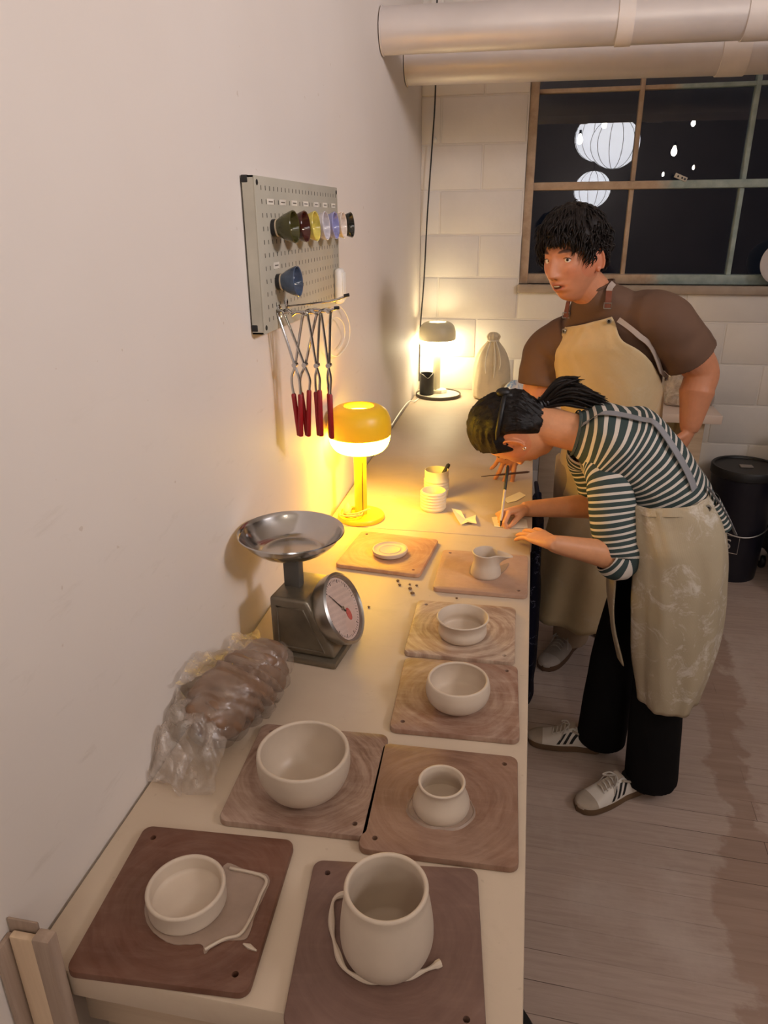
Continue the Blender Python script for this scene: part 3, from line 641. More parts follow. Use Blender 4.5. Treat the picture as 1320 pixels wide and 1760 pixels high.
# ---------------------------------------------------------------- kitchen scale
def scale():
    c = V((0.158, 0.512, TT)); a = math.radians(-7); R3 = Matrix.Translation(c) @ Matrix.Rotation(a, 4, 'Z')
    t = thing('kitchen_scale', 'mechanical dial scale with a round steel pan, against the wall', 'scale', c, a)
    M_BODY = simple('scale_enamel', (122, 112, 96), 0.34, 0.55, var=0.18, scale=18, bump=0.15, bscale=50)
    def part(name, mb, m, parent=t, **k):
        bmesh.ops.transform(mb.bm, matrix=R3, verts=mb.bm.verts); return obj(name, mb, m, parent, **k)
    part('base_plate', MB().box((-0.074, -0.076, 0.0), (0.078, 0.076, 0.016), 0.005), M_BODY)
    # sloping housing: a profile in x-z pulled along y, corners rounded by a bevel
    prof = [(-0.068, 0.016), (0.072, 0.016), (0.070, 0.034), (0.014, 0.142), (-0.068, 0.142)]
    mb = MB(); vr = [[mb.bm.verts.new((x, y, z)) for x, z in prof] for y in (-0.064, 0.064)]
    for i in range(5): j = (i+1) % 5; mb.face((vr[0][i], vr[0][j], vr[1][j], vr[1][i]))
    mb.face(vr[0][::-1]); mb.face(vr[1]); bmesh.ops.recalc_face_normals(mb.bm, faces=mb.bm.faces)
    bmesh.ops.bevel(mb.bm, geom=list(mb.bm.edges), offset=0.007, segments=3, profile=0.5, affect='EDGES'); hs = part('housing', mb, M_BODY)
    # pressed panel outline on the side that faces the room
    q = [(-0.052, 0.030), (0.050, 0.030), (0.006, 0.122), (-0.052, 0.122), (-0.052, 0.030)]
    part('pressed_panel', MB().tube([V((x, -0.0645, z)) for x, z in q], 0.0022, 6), M_BODY, hs)
    ax = V((0.90, 0, 0.435)).normalized(); dc = V((0.050, 0.0, 0.094))
    part('dial_case', MB().lathe([(0.0, -0.012), (0.066, -0.012), (0.073, 0.0), (0.0765, 0.016), (0.0765, 0.024), (0.071, 0.027), (0.0685, 0.024), (0.0675, 0.016), (0, 0.016)], dc, 64, ax), M_CHROME_D)
    n = NT('dial_paper'); uv = n.coord('Object'); n.color(n.ramp(n.noise(22, 3), [(0.3, lin((206, 178, 166))), (0.7, lin((222, 196, 184)))])); n.set(0.5)
    fc = dc + ax*0.0165; face = part('dial_face', MB().lathe([(0, 0), (0.0665, 0), (0.0665, 0.0008), (0, 0.0008)], fc, 64, ax), n.m)
    s1 = V((0, 1, 0)); s2 = ax.cross(s1).normalized(); s2 = s2 if s2.z > 0 else -s2
    M_INK = simple('dial_ink', (70, 56, 52), 0.6); M_RED = simple('dial_red', (196, 84, 78), 0.6)
    mb = MB()
    for i in range(60):
        b = 2*PI*i/60; l = 0.0075 if i % 5 == 0 else 0.004; e = s1*math.sin(b)+s2*math.cos(b)
        mb.tube([fc+ax*0.001+e*0.062, fc+ax*0.001+e*(0.062-l)], 0.0005 if i % 5 else 0.0009, 4)
    tk = part('tick_marks', mb, M_INK, face)
    e = (s1*0.55+s2*-0.8).normalized(); part('red_emblem', MB().lathe([(0, 0), (0.010, 0), (0.010, 0.0006), (0, 0.0006)], fc+ax*0.001+e*0.026, 24, ax, sq=(1.4, 0.9)), M_RED, face)
    e = (s1*-0.5+s2*0.86).normalized(); part('needle', MB().tube([fc+ax*0.003-e*0.012, fc+ax*0.003+e*0.052], [0.0016, 0.0005], 6), M_BLACK, face); part('hub', MB().lathe([(0, 0), (0.004, 0), (0.004, 0.005), (0, 0.005)], fc, 16, ax), M_CHROME_D, face)
    ng = NT('dial_glass'); tr = ng.new('ShaderNodeBsdfTransparent'); gl = ng.new('ShaderNodeBsdfGlossy'); gl.inputs['Roughness'].default_value = 0.05; mx = ng.new('ShaderNodeMixShader')
    lw = ng.new('ShaderNodeLayerWeight'); lw.inputs['Blend'].default_value = 0.5; ng.link(ng.math('ADD', 0.05, ng.math('MULTIPLY', ng.math('POWER', lw.outputs['Facing'], 5.0), 0.9), True), mx.inputs[0]); ng.link(tr.outputs[0], mx.inputs[1]); ng.link(gl.outputs[0], mx.inputs[2]); ng.link(mx.outputs[0], ng.out.inputs['Surface'])
    part('dial_glass', MB().lathe([(0, 0.0), (0.068, 0.0), (0.068, 0.0015), (0, 0.0015)], dc+ax*0.0235, 64, ax), ng.m)
    # stem and pan
    pz = at(496, 925, 0.51).z - TT; px = 0.0
    pc = at(496, 930, c.y); off = (pc - c); off.z = 0
    so = V((off.x*0.9, 0, 0)); ph = pz
    part('stem', MB().box((so.x-0.018, -0.012, 0.135), (so.x+0.018, 0.012, ph-0.030), 0.003), simple('stem_paint', (96, 92, 86), 0.5, 0.3))
    part('pan_support', MB().box((so.x-0.05, -0.009, ph-0.036), (so.x+0.05, 0.009, ph-0.028), 0.002), M_CHROME_D)
    po = cr([(0.062, -0.028), (0.076, -0.022), (0.094, -0.006), (0.1055, 0.011)], 6)
    prof = [(0, -0.028)]+po+[(0.1085, 0.0135), (0.1095, 0.012), (0.1085, 0.0145), (0.1055, 0.0125)]+[(r-0.0014, z+0.0012) for r, z in po[::-1][1:]]+[(0.05, -0.0268), (0.0, -0.0268)]
    part('pan', MB().lathe(prof, V((so.x, 0, ph)), 80), M_CHROME)
scale()

# ---------------------------------------------------------------- clay in a plastic bag
def m_film(name, tint, opac, rough=0.25, gloss=0.10):
    n = NT(name); tr = n.new('ShaderNodeBsdfTransparent'); tr.inputs[0].default_value = (0.96, 0.95, 0.94, 1); mx = n.new('ShaderNodeMixShader'); mg = n.new('ShaderNodeMixShader'); gl = n.new('ShaderNodeBsdfGlossy'); gl.inputs['Roughness'].default_value = rough
    n.color(lin(tint)); n.set(0.6, 0, 0.3); f = n.noise(24, 5, 0.65, None, 0.8)
    b = n.new('ShaderNodeBump'); b.inputs['Strength'].default_value = 0.9; b.inputs['Distance'].default_value = 0.006; n.link(n.noise(26, 5, 0.6, None, 1.4), b.inputs['Height'])
    n.link(b.outputs['Normal'], n.b.inputs['Normal']); n.link(b.outputs['Normal'], gl.inputs['Normal'])
    n.link(n.ramp(f, [(0.30, opac*0.25), (0.72, min(1, opac*1.7))]), mx.inputs[0])
    n.link(tr.outputs[0], mx.inputs[1]); n.link(n.b.outputs[0], mx.inputs[2])
    mg.inputs[0].default_value = gloss; n.link(mx.outputs[0], mg.inputs[1]); n.link(gl.outputs[0], mg.inputs[2]); n.link(mg.outputs[0], n.out.inputs['Surface']); return n.m
M_FILM = m_film('plastic_film', (206, 188, 172), 0.15, 0.14, 0.06); M_MOUTH = m_film('loose_film', (216, 200, 186), 0.30, 0.22, 0.08)
M_WETC = simple('bagged_clay', (128, 98, 76), 0.40, var=0.16, scale=14, bump=0.5, bscale=26)
def clay_bag():
    c = V((0.092, 0.262, TT)); t = thing('bag_of_clay', 'lump of brown clay in a crumpled clear plastic bag against the wall', 'bag', c)
    ax = V((0.22, 1.0, 0)).normalized(); sd = V((ax.y, -ax.x, 0))
    def shell(off, seed, wr, zmin):
        rs = []; N, Mn = 72, 96
        for j in range(1, N):
            u = -1+2*j/N; k = (1-abs(u)**2.6)**0.5; ring = []
            for i in range(Mn):
                a = 2*PI*i/Mn; ca, sa = math.cos(a), math.sin(a)
                sx = math.copysign(abs(ca)**0.8, ca); sz = math.copysign(abs(sa)**0.8, sa)
                p = ax*(u*(0.132+off)) + sd*(sx*(0.060+off)*k) + V((0, 0, 0.060+sz*(0.060+off)*k))
                q = p*14+V((seed, 0, 0)); f1 = noise.noise(q*1.2); f2 = noise.noise(V((p.dot(ax)*70, p.dot(sd)*16, p.z*16+seed)))
                p += (p-V((0, 0, 0.06))).normalized()*(0.007*f1 - 0.026*max(0, 0.25-abs(noise.noise(V((p.dot(ax)*22+p.z*14+seed*0.1, p.dot(sd)*9, p.z*6)))))*2 + wr*f2 + wr*0.8*math.sin(p.dot(ax)*120+6*f1+p.z*20)*0.5)
                p = c+p; p.z = max(p.z, TT+zmin); p.x = max(p.x, 0.006); ring.append(p)
            rs.append(ring)
        return MB().rings(rs)
    obj('clay_lump', shell(0, 3, 0.004, 0.003), M_WETC, t)
    obj('plastic_wrap', shell(0.008, 9, 0.004, 0.001), M_FILM, t)
    # the loose mouth of the bag trailing towards the camera, and the top corner standing up against the wall
    def sheet(name, crn, nx, ny, amp, seed, sag=0.0, rolled=0.0):
        a, b, c2, d = crn; rows = []
        for j in range(ny+1):
            v = j/ny; row = []
            for i in range(nx+1):
                u = i/nx; p = a.lerp(b, u).lerp(d.lerp(c2, u), v); q = p*26+V((seed, 1, 2))
                f = abs(noise.noise(q))*1.6-0.4 + 0.7*(abs(noise.noise(q*2.3))-0.25)
                p = p + V((0.35*amp*noise.noise(q*0.8+V((9, 0, 0))), 0.5*amp*noise.noise(q*0.9+V((0, 7, 0))), amp*f + sag*math.sin(PI*u)*math.sin(PI*min(1, v*1.2+0.1))))
                p.z = max(p.z, TT+0.002+0.0008*(i % 2)); p.x = max(p.x, 0.004); row.append(p)
            rows.append(row)
        o = obj(name, MB().grid(rows), M_MOUTH, t); finish(o, subdiv=1); return o
    A = lambda u, v, z: onz(u, v, TT+z)
    sheet('bag_mouth', (A(300, 1180, 0.09), A(392, 1268, 0.06), A(362, 1370, 0.004), A(226, 1330, 0.012)), 30, 30, 0.022, 4, 0.030)
    sheet('bag_tail', (A(262, 1235, 0.06), A(330, 1285, 0.05), A(310, 1372, 0.002), A(222, 1300, 0.02)), 22, 22, 0.028, 14, 0.025)
    w = lambda u, v, x=0.012: onx(u, v, x)
    sheet('bag_corner', (w(392, 1118, 0.03), w(398, 1092, 0.012), w(445, 1082, 0.02), w(452, 1116, 0.06)), 16, 14, 0.012, 21)
    sheet('bag_side', (w(300, 1180, 0.02), w(335, 1122, 0.008), w(420, 1112, 0.02), w(400, 1135, 0.06)), 20, 14, 0.014, 31)
clay_bag()

# ---------------------------------------------------------------- pegboard with glaze test bowls
XP = 0.030
def pegboard():
    y0, y1, z0, z1 = 0.680, 1.318, 1.492, 1.793
    c = V((0, (y0+y1)/2, z0)); t = thing('pegboard', 'grey-green steel pegboard screwed to the white wall', 'pegboard', c)
    n = NT('pegboard_steel'); co = n.coord('Object'); sep = n.new('ShaderNodeSeparateXYZ'); n.link(co, sep.inputs[0])
    def slot(axis, size, off, half):
        f = n.math('FRACT', n.math('DIVIDE', n.math('ADD', sep.outputs[axis], 10*size+off), size)); return n.math('LESS_THAN', n.math('ABSOLUTE', n.math('SUBTRACT', f, 0.5)), half)
    m = n.math('MULTIPLY', slot('Y', 0.0254, -y0+0.004, 0.075), slot('Z', 0.0254, -z0+0.012, 0.17))
    inside = n.math('MULTIPLY', n.math('GREATER_THAN', sep.outputs['Z'], z0+0.012), n.math('GREATER_THAN', sep.outputs['Y'], y0+0.018))
    m = n.math('MULTIPLY', m, inside)
    n.color(n.mix(m, n.ramp(n.noise(7), [(0.3, lin((176, 170, 154))), (0.7, lin((186, 180, 164)))]), lin((38, 34, 30)))); n.set(0.45, 0, 0.4)
    pan = MB().box((XP-0.003, y0, z0), (XP, y1, z1), 0.001)
    me = mesh_of('panel', pan, n.m); o = bpy.data.objects.new('panel', me); C.objects.link(o); o.parent = t; o.matrix_parent_inverse = Matrix.Translation(-c)
    M_FLG = simple('pegboard_edge', (182, 176, 160), 0.45)
    for k, (a, b) in enumerate((((0.004, y0, z0), (XP-0.003, y0+0.0035, z1)), ((0.004, y1-0.0035, z0), (XP-0.003, y1, z1)), ((0.004, y0, z1-0.0035), (XP-0.003, y1, z1)), ((0.004, y0, z0), (XP-0.003, y1, z0+0.0035)))):
        obj('edge_flange', MB().box(a, b), M_FLG, t, smooth=False)
    for y in (y0+0.012, y1-0.012):
        for z in (z0+0.012, z1-0.012): obj('screw_hole', MB().lathe([(0, 0), (0.0055, 0), (0.005, 0.001), (0, 0.001)], (XP, y, z), 12, (1, 0, 0)), M_BLACK, t)
    for y in (y0+0.004,):
        for z in (z0+0.012, z1-0.006): obj('corner_clip', MB().box((0.002, y-0.005, z-0.007), (0.016, y+0.003, z+0.007), 0.002), M_BLACK, t)
pegboard()
M_LBL = simple('label_paper', (226, 218, 204), 0.6); M_LINK = simple('label_print', (120, 110, 98), 0.6)
lab_y = [onx(464.8+(572.7-464.8)*f, 349, XP).y for f in (0, 0.196, 0.38, 0.56, 0.725, 0.865, 1.0)]
lab_z = onx(500, 349, XP).z
M_FOOT = simple('bare_clay', (206, 190, 166), 0.7)
glz = [('olive green', (74, 70, 34)), ('dark maroon', (74, 34, 28)), ('pale yellow', (214, 196, 96)), ('pale grey', (206, 200, 206)), ('lavender', (150, 150, 196)), ('cream', (226, 210, 196)), ('mottled black', (46, 46, 40))]
def test_bowl(y, z, name, rgb, tilt, label, r=0.0325, L=0.047):
    c = V((XP+0.001, y, z)); ax = V((1, 0, tilt)).normalized()
    t = thing('test_bowl', label, 'bowl', c, group='glaze test bowls on the pegboard')
    obj('peg_mount', MB().lathe([(0, 0), (0.017, 0), (0.017, 0.007), (0.012, 0.010), (0, 0.010)], c, 24, ax), M_BLACK, t)
    n = NT('glaze_'+name.replace(' ', '_')); f = n.noise(30, 5, 0.6); cc = lin(rgb)
    n.color(n.ramp(f, [(0.3, tuple(x*0.6 for x in cc)), (0.7, tuple(min(1, x*1.25) for x in cc))])); n.set(0.10, 0, 0.6)
    po = cr([(0.016, 0.009), (0.0175, 0.013), (0.0235, 0.023), (0.0295, 0.037), (r, L)], 5)
    prof = po+[(r-0.0012, L+0.0012), (r-0.0026, L)]+[(q-0.003, w) for q, w in po[::-1] if w > 0.016]+[(0.010, 0.015), (0, 0.015)]
    obj('glazed_bowl', MB().lathe([(0, 0.009)]+prof, c, 44, ax, wob=0.012), n.m, t, angle=60)
    obj('foot_ring', MB().lathe([(0.0145, 0.0085), (0.0168, 0.0085), (0.0172, 0.0125), (0.0145, 0.0125)], c, 32, ax, closed=True), M_FOOT, t)
    return t
bz = onx(470, 392, XP).z
for k, ((nm, rgb), y) in enumerate(zip(glz, lab_y)):
    test_bowl(y+0.004, bz, nm, rgb, 0.05, '%s glazed test bowl in the upper row on the pegboard' % nm)
blue = onx(476.5, 485, XP); test_bowl(blue.y, blue.z, 'slate blue', (74, 88, 112), 0.05, 'slate blue test bowl alone in the lower row of the pegboard', r=0.032, L=0.046)
def label_tag(p, w, h, lb):
    t = thing('label_tag', lb, 'label', p, group='paper labels on the pegboard')
    obj('card', MB().box((p.x, p.y-w/2, p.z-h/2), (p.x+0.0008, p.y+w/2, p.z+h/2)), M_LBL, t, smooth=False)
    obj('print', MB().box((p.x+0.0007, p.y-w*0.32, p.z-0.0012), (p.x+0.0011, p.y+w*0.32, p.z+0.0012)), M_LINK, t, smooth=False)
for (nm, _), y in zip(glz, lab_y): label_tag(V((XP, y, lab_z)), 0.040, 0.011, 'small white label above the %s test bowl' % nm)
lp = onx(475, 456, XP); label_tag(V((XP, lp.y, lp.z)), 0.036, 0.013, 'white label above the slate blue test bowl')

# prongs for the tongs
r0 = onx(478.5, 535, XP); yp = r0.y; tip0 = at(582, 529, yp); tip1 = at(599, 507, yp+0.055)
def prong(a, b, label):
    t = thing('wire_hook', label, 'hook', a); m = a.lerp(b, 0.7)+V((0, 0, -0.006))
    obj('wire', MB().tube(cr([a, m, b], 8), 0.0026, 8), M_CHROME, t)
    obj('rubber_tip', MB().tube([a.lerp(b, 0.93), b+(b-a)*0.01], [0.0036, 0.0036], 10), M_BLACK, t)
    obj('mount', MB().box((XP, a.y-0.010, a.z-0.014), (XP+0.004, a.y+0.010, a.z+0.014), 0.001), M_CHROME, t)
prong(r0, tip0, 'lower steel wire hook that carries the tongs')
prong(V((XP, yp+0.055, r0.z+0.004)), tip1, 'upper steel wire hook with a black tip, above the tongs')
TG = [('leftmost of the four hanging tongs, jaws spread widest', [(478, 538), (507, 627), (515, 651), (517, 679), (518, 749)], [(519, 543), (507, 627), (500.5, 651), (504, 679), (514, 749)]),
      ('second tongs from the left, handles spread widest', [(490, 538), (524, 627), (533, 651), (532, 672), (531, 749)], [(542, 543), (524, 627), (515, 651), (517, 677), (528, 749)]),
      ('third tongs from the left, hanging nearly closed', [(529.5, 538), (544.5, 628), (550, 649), (550, 672), (553, 749)], [(549, 538), (544.5, 628), (541, 649), (542.5, 676), (548, 749)]),
      ('rightmost tongs, handles overlapping the lamp shade', [(553, 538), (565, 628), (569, 649), (568, 679), (571, 753)], [(567, 538), (565, 628), (562, 649), (565, 679), (568.5, 753)])]
M_REDG = simple('red_grip', (150, 18, 24), 0.42, var=0.08)
for k, (lb, A, B) in enumerate(TG):
    yy = yp + 0.006*(k % 2) - 0.004
    pv = at(*A[1], yy); t = thing('tongs', 'red-handled steel dipping tongs, '+lb, 'tongs', pv, group='red-handled tongs on the pegboard')
    for s, (P, dy) in enumerate(((A, -0.0035), (B, 0.0035))):
        q = [at(u, v, yy)+V((0, dy, 0)) for u, v in P]
        top = q[0]; hook = [top+V((0.0, 0, -0.004)), top+V((0.003*(1 if s else -1), 0, 0.004)), top+V((0.010*(-1 if s else 1), -0.01, 0.008)), top+V((0.020*(-1 if s else 1), -0.012, 0.002))]
        obj('arm', MB().tube(cr(hook[::-1]+[q[0].lerp(q[1], 0.5), q[1], q[2], q[3], q[3].lerp(q[4], 0.5)], 6), 0.0030, 8), M_CHROME, t)
        obj('grip', MB().tube([q[3].lerp(q[4], -0.03), q[3].lerp(q[4], 0.0), q[3].lerp(q[4], 0.98), q[4]], [0.0040, 0.0056, 0.0060, 0.0048], 12), M_REDG, t)
    obj('pivot', MB().lathe([(0, -0.008), (0.0055, -0.008), (0.0055, 0.008), (0, 0.008)], pv, 14, (0, 1, 0)), M_CHROME, t)
# white charger with its looped lead at the far end of the board
wc = onx(577, 490, XP); t = thing('charger', 'white rounded charger with a looped lead at the far edge of the pegboard', 'charger', wc)
obj('body', MB().box((XP, wc.y-0.022, wc.z-0.050), (XP+0.022, wc.y+0.024, wc.z+0.045), 0.010, seg=3), M_WHITE, t)
obj('cover', MB().box((XP+0.021, wc.y-0.014, wc.z-0.040), (XP+0.026, wc.y+0.016, wc.z+0.034), 0.002, seg=2), M_WHITE, t)
lp = [(575, 520), (592, 535), (601, 560), (598, 590), (580, 612), (562, 600), (560, 570), (575, 545), (590, 556), (592, 580), (582, 600)]
obj('lead', MB().tube(cr([onx(u, v, 0.012+0.004*(i % 3)) for i, (u, v) in enumerate(lp)], 8), 0.0014, 6), M_WHITE, t)

# ---------------------------------------------------------------- far end of the room
pts = [(748.5, 149), (743.5, 239), (734.7, 366), (728.7, 481), (722.8, 558), (718.4, 620), (718, 655)]
q = [at(u, v, 3.06) for u, v in pts]; q = [V((max(p.x, 0.008), p.y, p.z)) for p in q]; q = [V((q[0].x, 3.06, q[0].z+0.5))]+q
o = obj('power_cable', MB().tube(cr(q, 6), 0.0035, 6), M_BLACK); tag(o, 'thin black cable hanging down in the far corner beside the lamp', 'cable')
q = [onx(673, 731, 0.008), onx(690, 705, 0.010), onx(703, 690, 0.012), V((0.03, 2.75, TT+0.006)), tray_c+V((-0.09, -0.10, 0.004))]
q = [V((p.x, p.y, max(p.z, TT+0.004))) for p in q]
o = obj('white_flex', MB().tube(cr(q, 6), 0.0035, 6), M_WHITE); tag(o, 'white flex lying along the wall at the back of the bench', 'cable')
o = obj('wall_hook', MB().sphere(at(748, 241, YB-0.008), (0.010, 0.012, 0.012), 14, 10), M_WHITE); tag(o, 'small white knob on the block wall beside the hanging cable', 'hook')

def sack(name, label, c, H, w, dpt, gather, mat, tie=None, seed=1, top=0.2, grp=None):
    t = thing(name, label, 'bag', c)
    rs = []; N = 56
    for z, k in gather:
        ring = []
        for i in range(N):
            a = 2*PI*i/N; ca, sa = math.cos(a), math.sin(a); sq = 0.65 + 0.35*min(1, z*2.5)
            p = V((math.copysign(abs(ca)**sq, ca)*w*k, math.copysign(abs(sa)**sq, sa)*dpt*k, z*H))
            f = noise.noise(V((math.cos(a)*3.2+seed, math.sin(a)*3.2, z*3.0))); g = math.sin(a*9+seed+f*3)*(0.10 if k < 0.75 else 0.02)*(1 if z > 0.3 else 0.2)
            p.x *= 1+0.10*f+g; p.y *= 1+0.10*f+g; ring.append(V(c)+p)
        rs.append(ring)
    o = obj('body', MB().rings(rs), mat, t); finish(o, subdiv=1); return t
M_CANV = simple('canvas', (206, 190, 160), 0.85, var=0.08, scale=20, bump=0.3, bscale=220)
bc = onz(848, 664); bc = V((bc.x, 2.92, TT+0.001))
bt = sack('drawstring_bag', 'beige canvas drawstring bag tied at the top, by the back wall', bc, 0.33, 0.098, 0.072, [(0, 0.86), (0.02, 0.98), (0.2, 1.0), (0.45, 0.96), (0.62, 0.84), (0.74, 0.62), (0.84, 0.34), (0.875, 0.24), (0.90, 0.30), (0.94, 0.36), (0.98, 0.27), (1.0, 0.12)], M_CANV, seed=3)
M_STR = simple('string', (222, 212, 190), 0.8)
obj('tie_cord', MB().lathe([(0.026, -0.005), (0.031, 0), (0.026, 0.005), (0.020, 0)], bc+V((0, 0, 0.288)), 24, closed=True), M_STR, bt)
for k, (dx, L) in enumerate(((-0.02, 0.15), (0.012, 0.17), (0.03, 0.13))): obj('drawstring', MB().tube(cr([bc+V((dx*0.5, -0.028, 0.288)), bc+V((dx*1.2, -0.062, 0.24)), bc+V((dx*1.5, -0.078, 0.19)), bc+V((dx*1.3, -0.080, 0.288-L))], 5), 0.0022, 6), M_STR, bt)
n = NT('printed_plastic'); f = n.noise(9, 4, 0.6); n.color(n.ramp(f, [(0.42, lin((234, 230, 222))), (0.52, lin((226, 224, 222))), (0.58, lin((120, 160, 206))), (0.66, lin((230, 228, 224)))])); n.set(0.3); n.bump(n.noise(30, 5, 0.6), 0.6, 0.004)
b2 = onz(886, 668); sack('plastic_bag', 'small white and blue plastic bag slumped beside the canvas bag', V((b2.x, 2.82, TT+0.001)), 0.115, 0.066, 0.06, [(0, 0.8), (0.04, 0.98), (0.3, 1.02), (0.6, 0.85), (0.8, 0.6), (0.92, 0.34), (1.0, 0.18)], n.m, seed=6)
b3 = onz(1168, 688); M_FILM2 = m_film('bag_film', (206, 190, 176), 0.75)
t = sack('plastic_bag', 'clear crumpled plastic bag of pale clay on the side table behind the man', V((b3.x+0.02, 2.93, TT+0.001)), 0.24, 0.12, 0.085, [(0, 0.86), (0.04, 0.98), (0.2, 1.04), (0.35, 0.92), (0.5, 1.02), (0.7, 0.92), (0.85, 0.6), (0.94, 0.4), (1.0, 0.22)], M_FILM2, seed=11)
o = obj('clay_block', MB().box((b3.x-0.06, 2.875, TT+0.004), (b3.x+0.10, 2.985, TT+0.15), 0.03, seg=4), simple('pale_clay', (186, 164, 146), 0.6, bump=0.2), t)

# black lidded bucket with a wire handle and a printed box with the letter S
bk = onz(1264, 975, 0.0); bk = V((at(1264, 900, 2.88).x, 2.88, 0.0)); BR = 0.152; BHT = 0.57
t = thing('bucket', 'blue-black plastic bucket with a lid, on the floor behind the woman', 'bucket', bk)
M_BKT = simple('blue_black_plastic', (22, 22, 34), 0.4, var=0.1); 
obj('body', MB().lathe([(0, 0), (BR*0.86, 0), (BR*0.87, 0.01), (BR, BHT-0.03), (BR*0.98, BHT-0.03), (0, BHT-0.03)], bk, 56), M_BKT, t)
ld = obj('lid', MB().lathe([(BR*1.0, -0.035), (BR*1.05, -0.03), (BR*1.05, 0.006), (BR*1.02, 0.012), (BR*0.95, 0.010), (BR*0.93, 0.002), (0, 0.002)], bk+V((0, 0, BHT)), 56), M_BLACK, t)
obj('lid_boss', MB().box((-0.03, -0.02, 0.002), (0.03, 0.02, 0.008), 0.003, mat=Matrix.Translation(bk+V((0.0, 0.0, BHT)))), simple('boss_grey', (150, 140, 132), 0.5), ld)
hp = [bk+V((BR*1.02*math.cos(a), BR*1.02*math.sin(a)-0.008, 0.36-0.10*math.sin(-a))) for a in [(-PI*i/20) for i in range(21)]]
obj('wire_handle', MB().tube(hp, 0.0035, 8), M_CHROME_D, t)
fc = bpy.data.curves.new('letter', 'FONT'); fc.body = 'S'; fc.size = 0.075; fc.extrude = 0.001; fo = bpy.data.objects.new('letter', fc); C.objects.link(fo)
bpy.context.view_layer.update(); lm = bpy.data.meshes.new_from_object(fo.evaluated_get(bpy.context.evaluated_depsgraph_get())); bpy.data.objects.remove(fo); lm.materials.clear(); M_PRT = simple('white_print', (206, 198, 190), 0.6); lm.materials.append(M_PRT)
lang = math.radians(-112); ln = V((math.cos(lang), math.sin(lang), 0)); lpz = 0.21
Mx = Matrix.Translation(bk + ln*(BR*0.945) + V((0, 0, lpz))) @ Matrix.Rotation(lang+PI/2, 4, 'Z') @ Matrix.Rotation(PI/2, 4, 'X')
lm.transform(Mx @ Matrix.Translation((-0.022, -0.026, 0.0))); obj('printed_letter', lm, None, t)
fr = [Mx @ V((x, y, 0.0012)) for x, y in ((-0.045, -0.045), (0.045, -0.045), (0.045, 0.045), (-0.045, 0.045), (-0.045, -0.045))]
obj('printed_frame', MB().tube(fr, 0.0018, 4), M_PRT, t)

# black trolley cut off by the right edge of the photograph
cx = bk.x+BR*1.06+0.006
t = thing('trolley', 'black wheeled trolley at the right edge of the room', 'trolley', (cx+0.2, 2.75, 0))
for x in (cx+0.006, cx+0.38):
    for y in (2.62, 2.95): obj('upright', MB().box((x, y, 0.10), (x+0.022, y+0.022, 0.74), 0.003), M_BLACK, t)
for z in (0.12, 0.42, 0.70): obj('shelf', MB().box((cx+0.004, 2.615, z), (cx+0.405, 2.975, z+0.05), 0.006), M_BLACK, t)
for x in (cx+0.017, cx+0.39):
    for y in (2.63, 2.96):
        w = obj('caster', MB().lathe([(0, -0.012), (0.034, -0.012), (0.038, -0.006), (0.038, 0.006), (0.034, 0.012), (0, 0.012)], (x, y, 0.038), 28, (1, 0, 0)), M_BLACK, t)
        obj('fork', MB().box((x-0.018, y-0.012, 0.04), (x+0.018, y+0.012, 0.115), 0.004), M_CHROME_D, w)
o = obj('folded_cloth', MB().box((cx+0.03, 2.64, 0.472), (cx+0.36, 2.94, 0.56), 0.02, seg=3), simple('dusty_pink_cloth', (150, 112, 104), 0.9, bump=0.4)); tag(o, 'dusty pink folded cloth on the middle shelf of the black trolley', 'cloth')
dp = at(1322, 440, YB+0.02); o = obj('round_plate', MB().lathe([(0, 0), (0.05, 0), (0.085, 0.006), (0.096, 0.016), (0.098, 0.018), (0.092, 0.020), (0.06, 0.010), (0, 0.008)], V((at(1345, 440, YB+0.0).x, YB-0.004, WZ0+0.101)), 48, (0, -1, 0.12)), simple('pale_grey_glaze', (196, 184, 176), 0.4)); tag(o, 'pale round plate propped on the window sill at the right edge', 'plate')

# navy printed cloth bag hanging under the bench edge, between bench and man
def m_navy():
    n = NT('navy_print'); f = n.noise(26, 4, 0.6, None, 1.5); w = n.ramp(n.math('ABSOLUTE', n.math('SUBTRACT', f, 0.62)), [(0.0, 1.0), (0.008, 1.0), (0.014, 0.0)])
    n.color(n.mix(n.math('MULTIPLY', w, 0.5), lin((20, 22, 44)), lin((150, 156, 186)))); n.set(0.8, 0, 0.2); n.bump(n.noise(14, 4), 0.6, 0.01); return n.m
rs = []
for j in range(25):
    z = 0.10+0.69*j/24; f = j/24; ring = []
    for i in range(48):
        a = 2*PI*i/48; ca, sa = math.cos(a), math.sin(a); k = 0.75+0.25*math.sin(PI*min(1, f*0.9+0.25))
        p = V((0.640+0.026*math.copysign(abs(ca)**0.6, ca)*k*(1.25-0.35*f), 1.60+0.20*math.copysign(abs(sa)**0.7, sa)*k, z))
        p.x += 0.006*noise.noise(V((p.y*9, p.z*9, 0)))+0.004*math.sin(p.y*40+3*noise.noise(V((0, p.y*3, p.z*3)))); p.x = max(p.x, W+0.006); ring.append(p)
    rs.append(ring)
t = thing('cloth_bag', 'navy printed cloth bag hanging at the bench edge, beside the man\'s legs', 'bag', (0.64, 1.60, 0.10))
obj('body', MB().rings(rs), m_navy(), t)
for y in (1.49, 1.71): obj('strap', MB().tube(cr([V((0.640, y-0.05, 0.785)), V((0.632, y-0.045, 0.82)), V((0.628, y, 0.84)), V((0.632, y+0.045, 0.82)), V((0.640, y+0.05, 0.785))], 6), 0.006, 8, flat=(1, 0.4)), simple('navy_webbing', (24, 24, 40), 0.8), t)

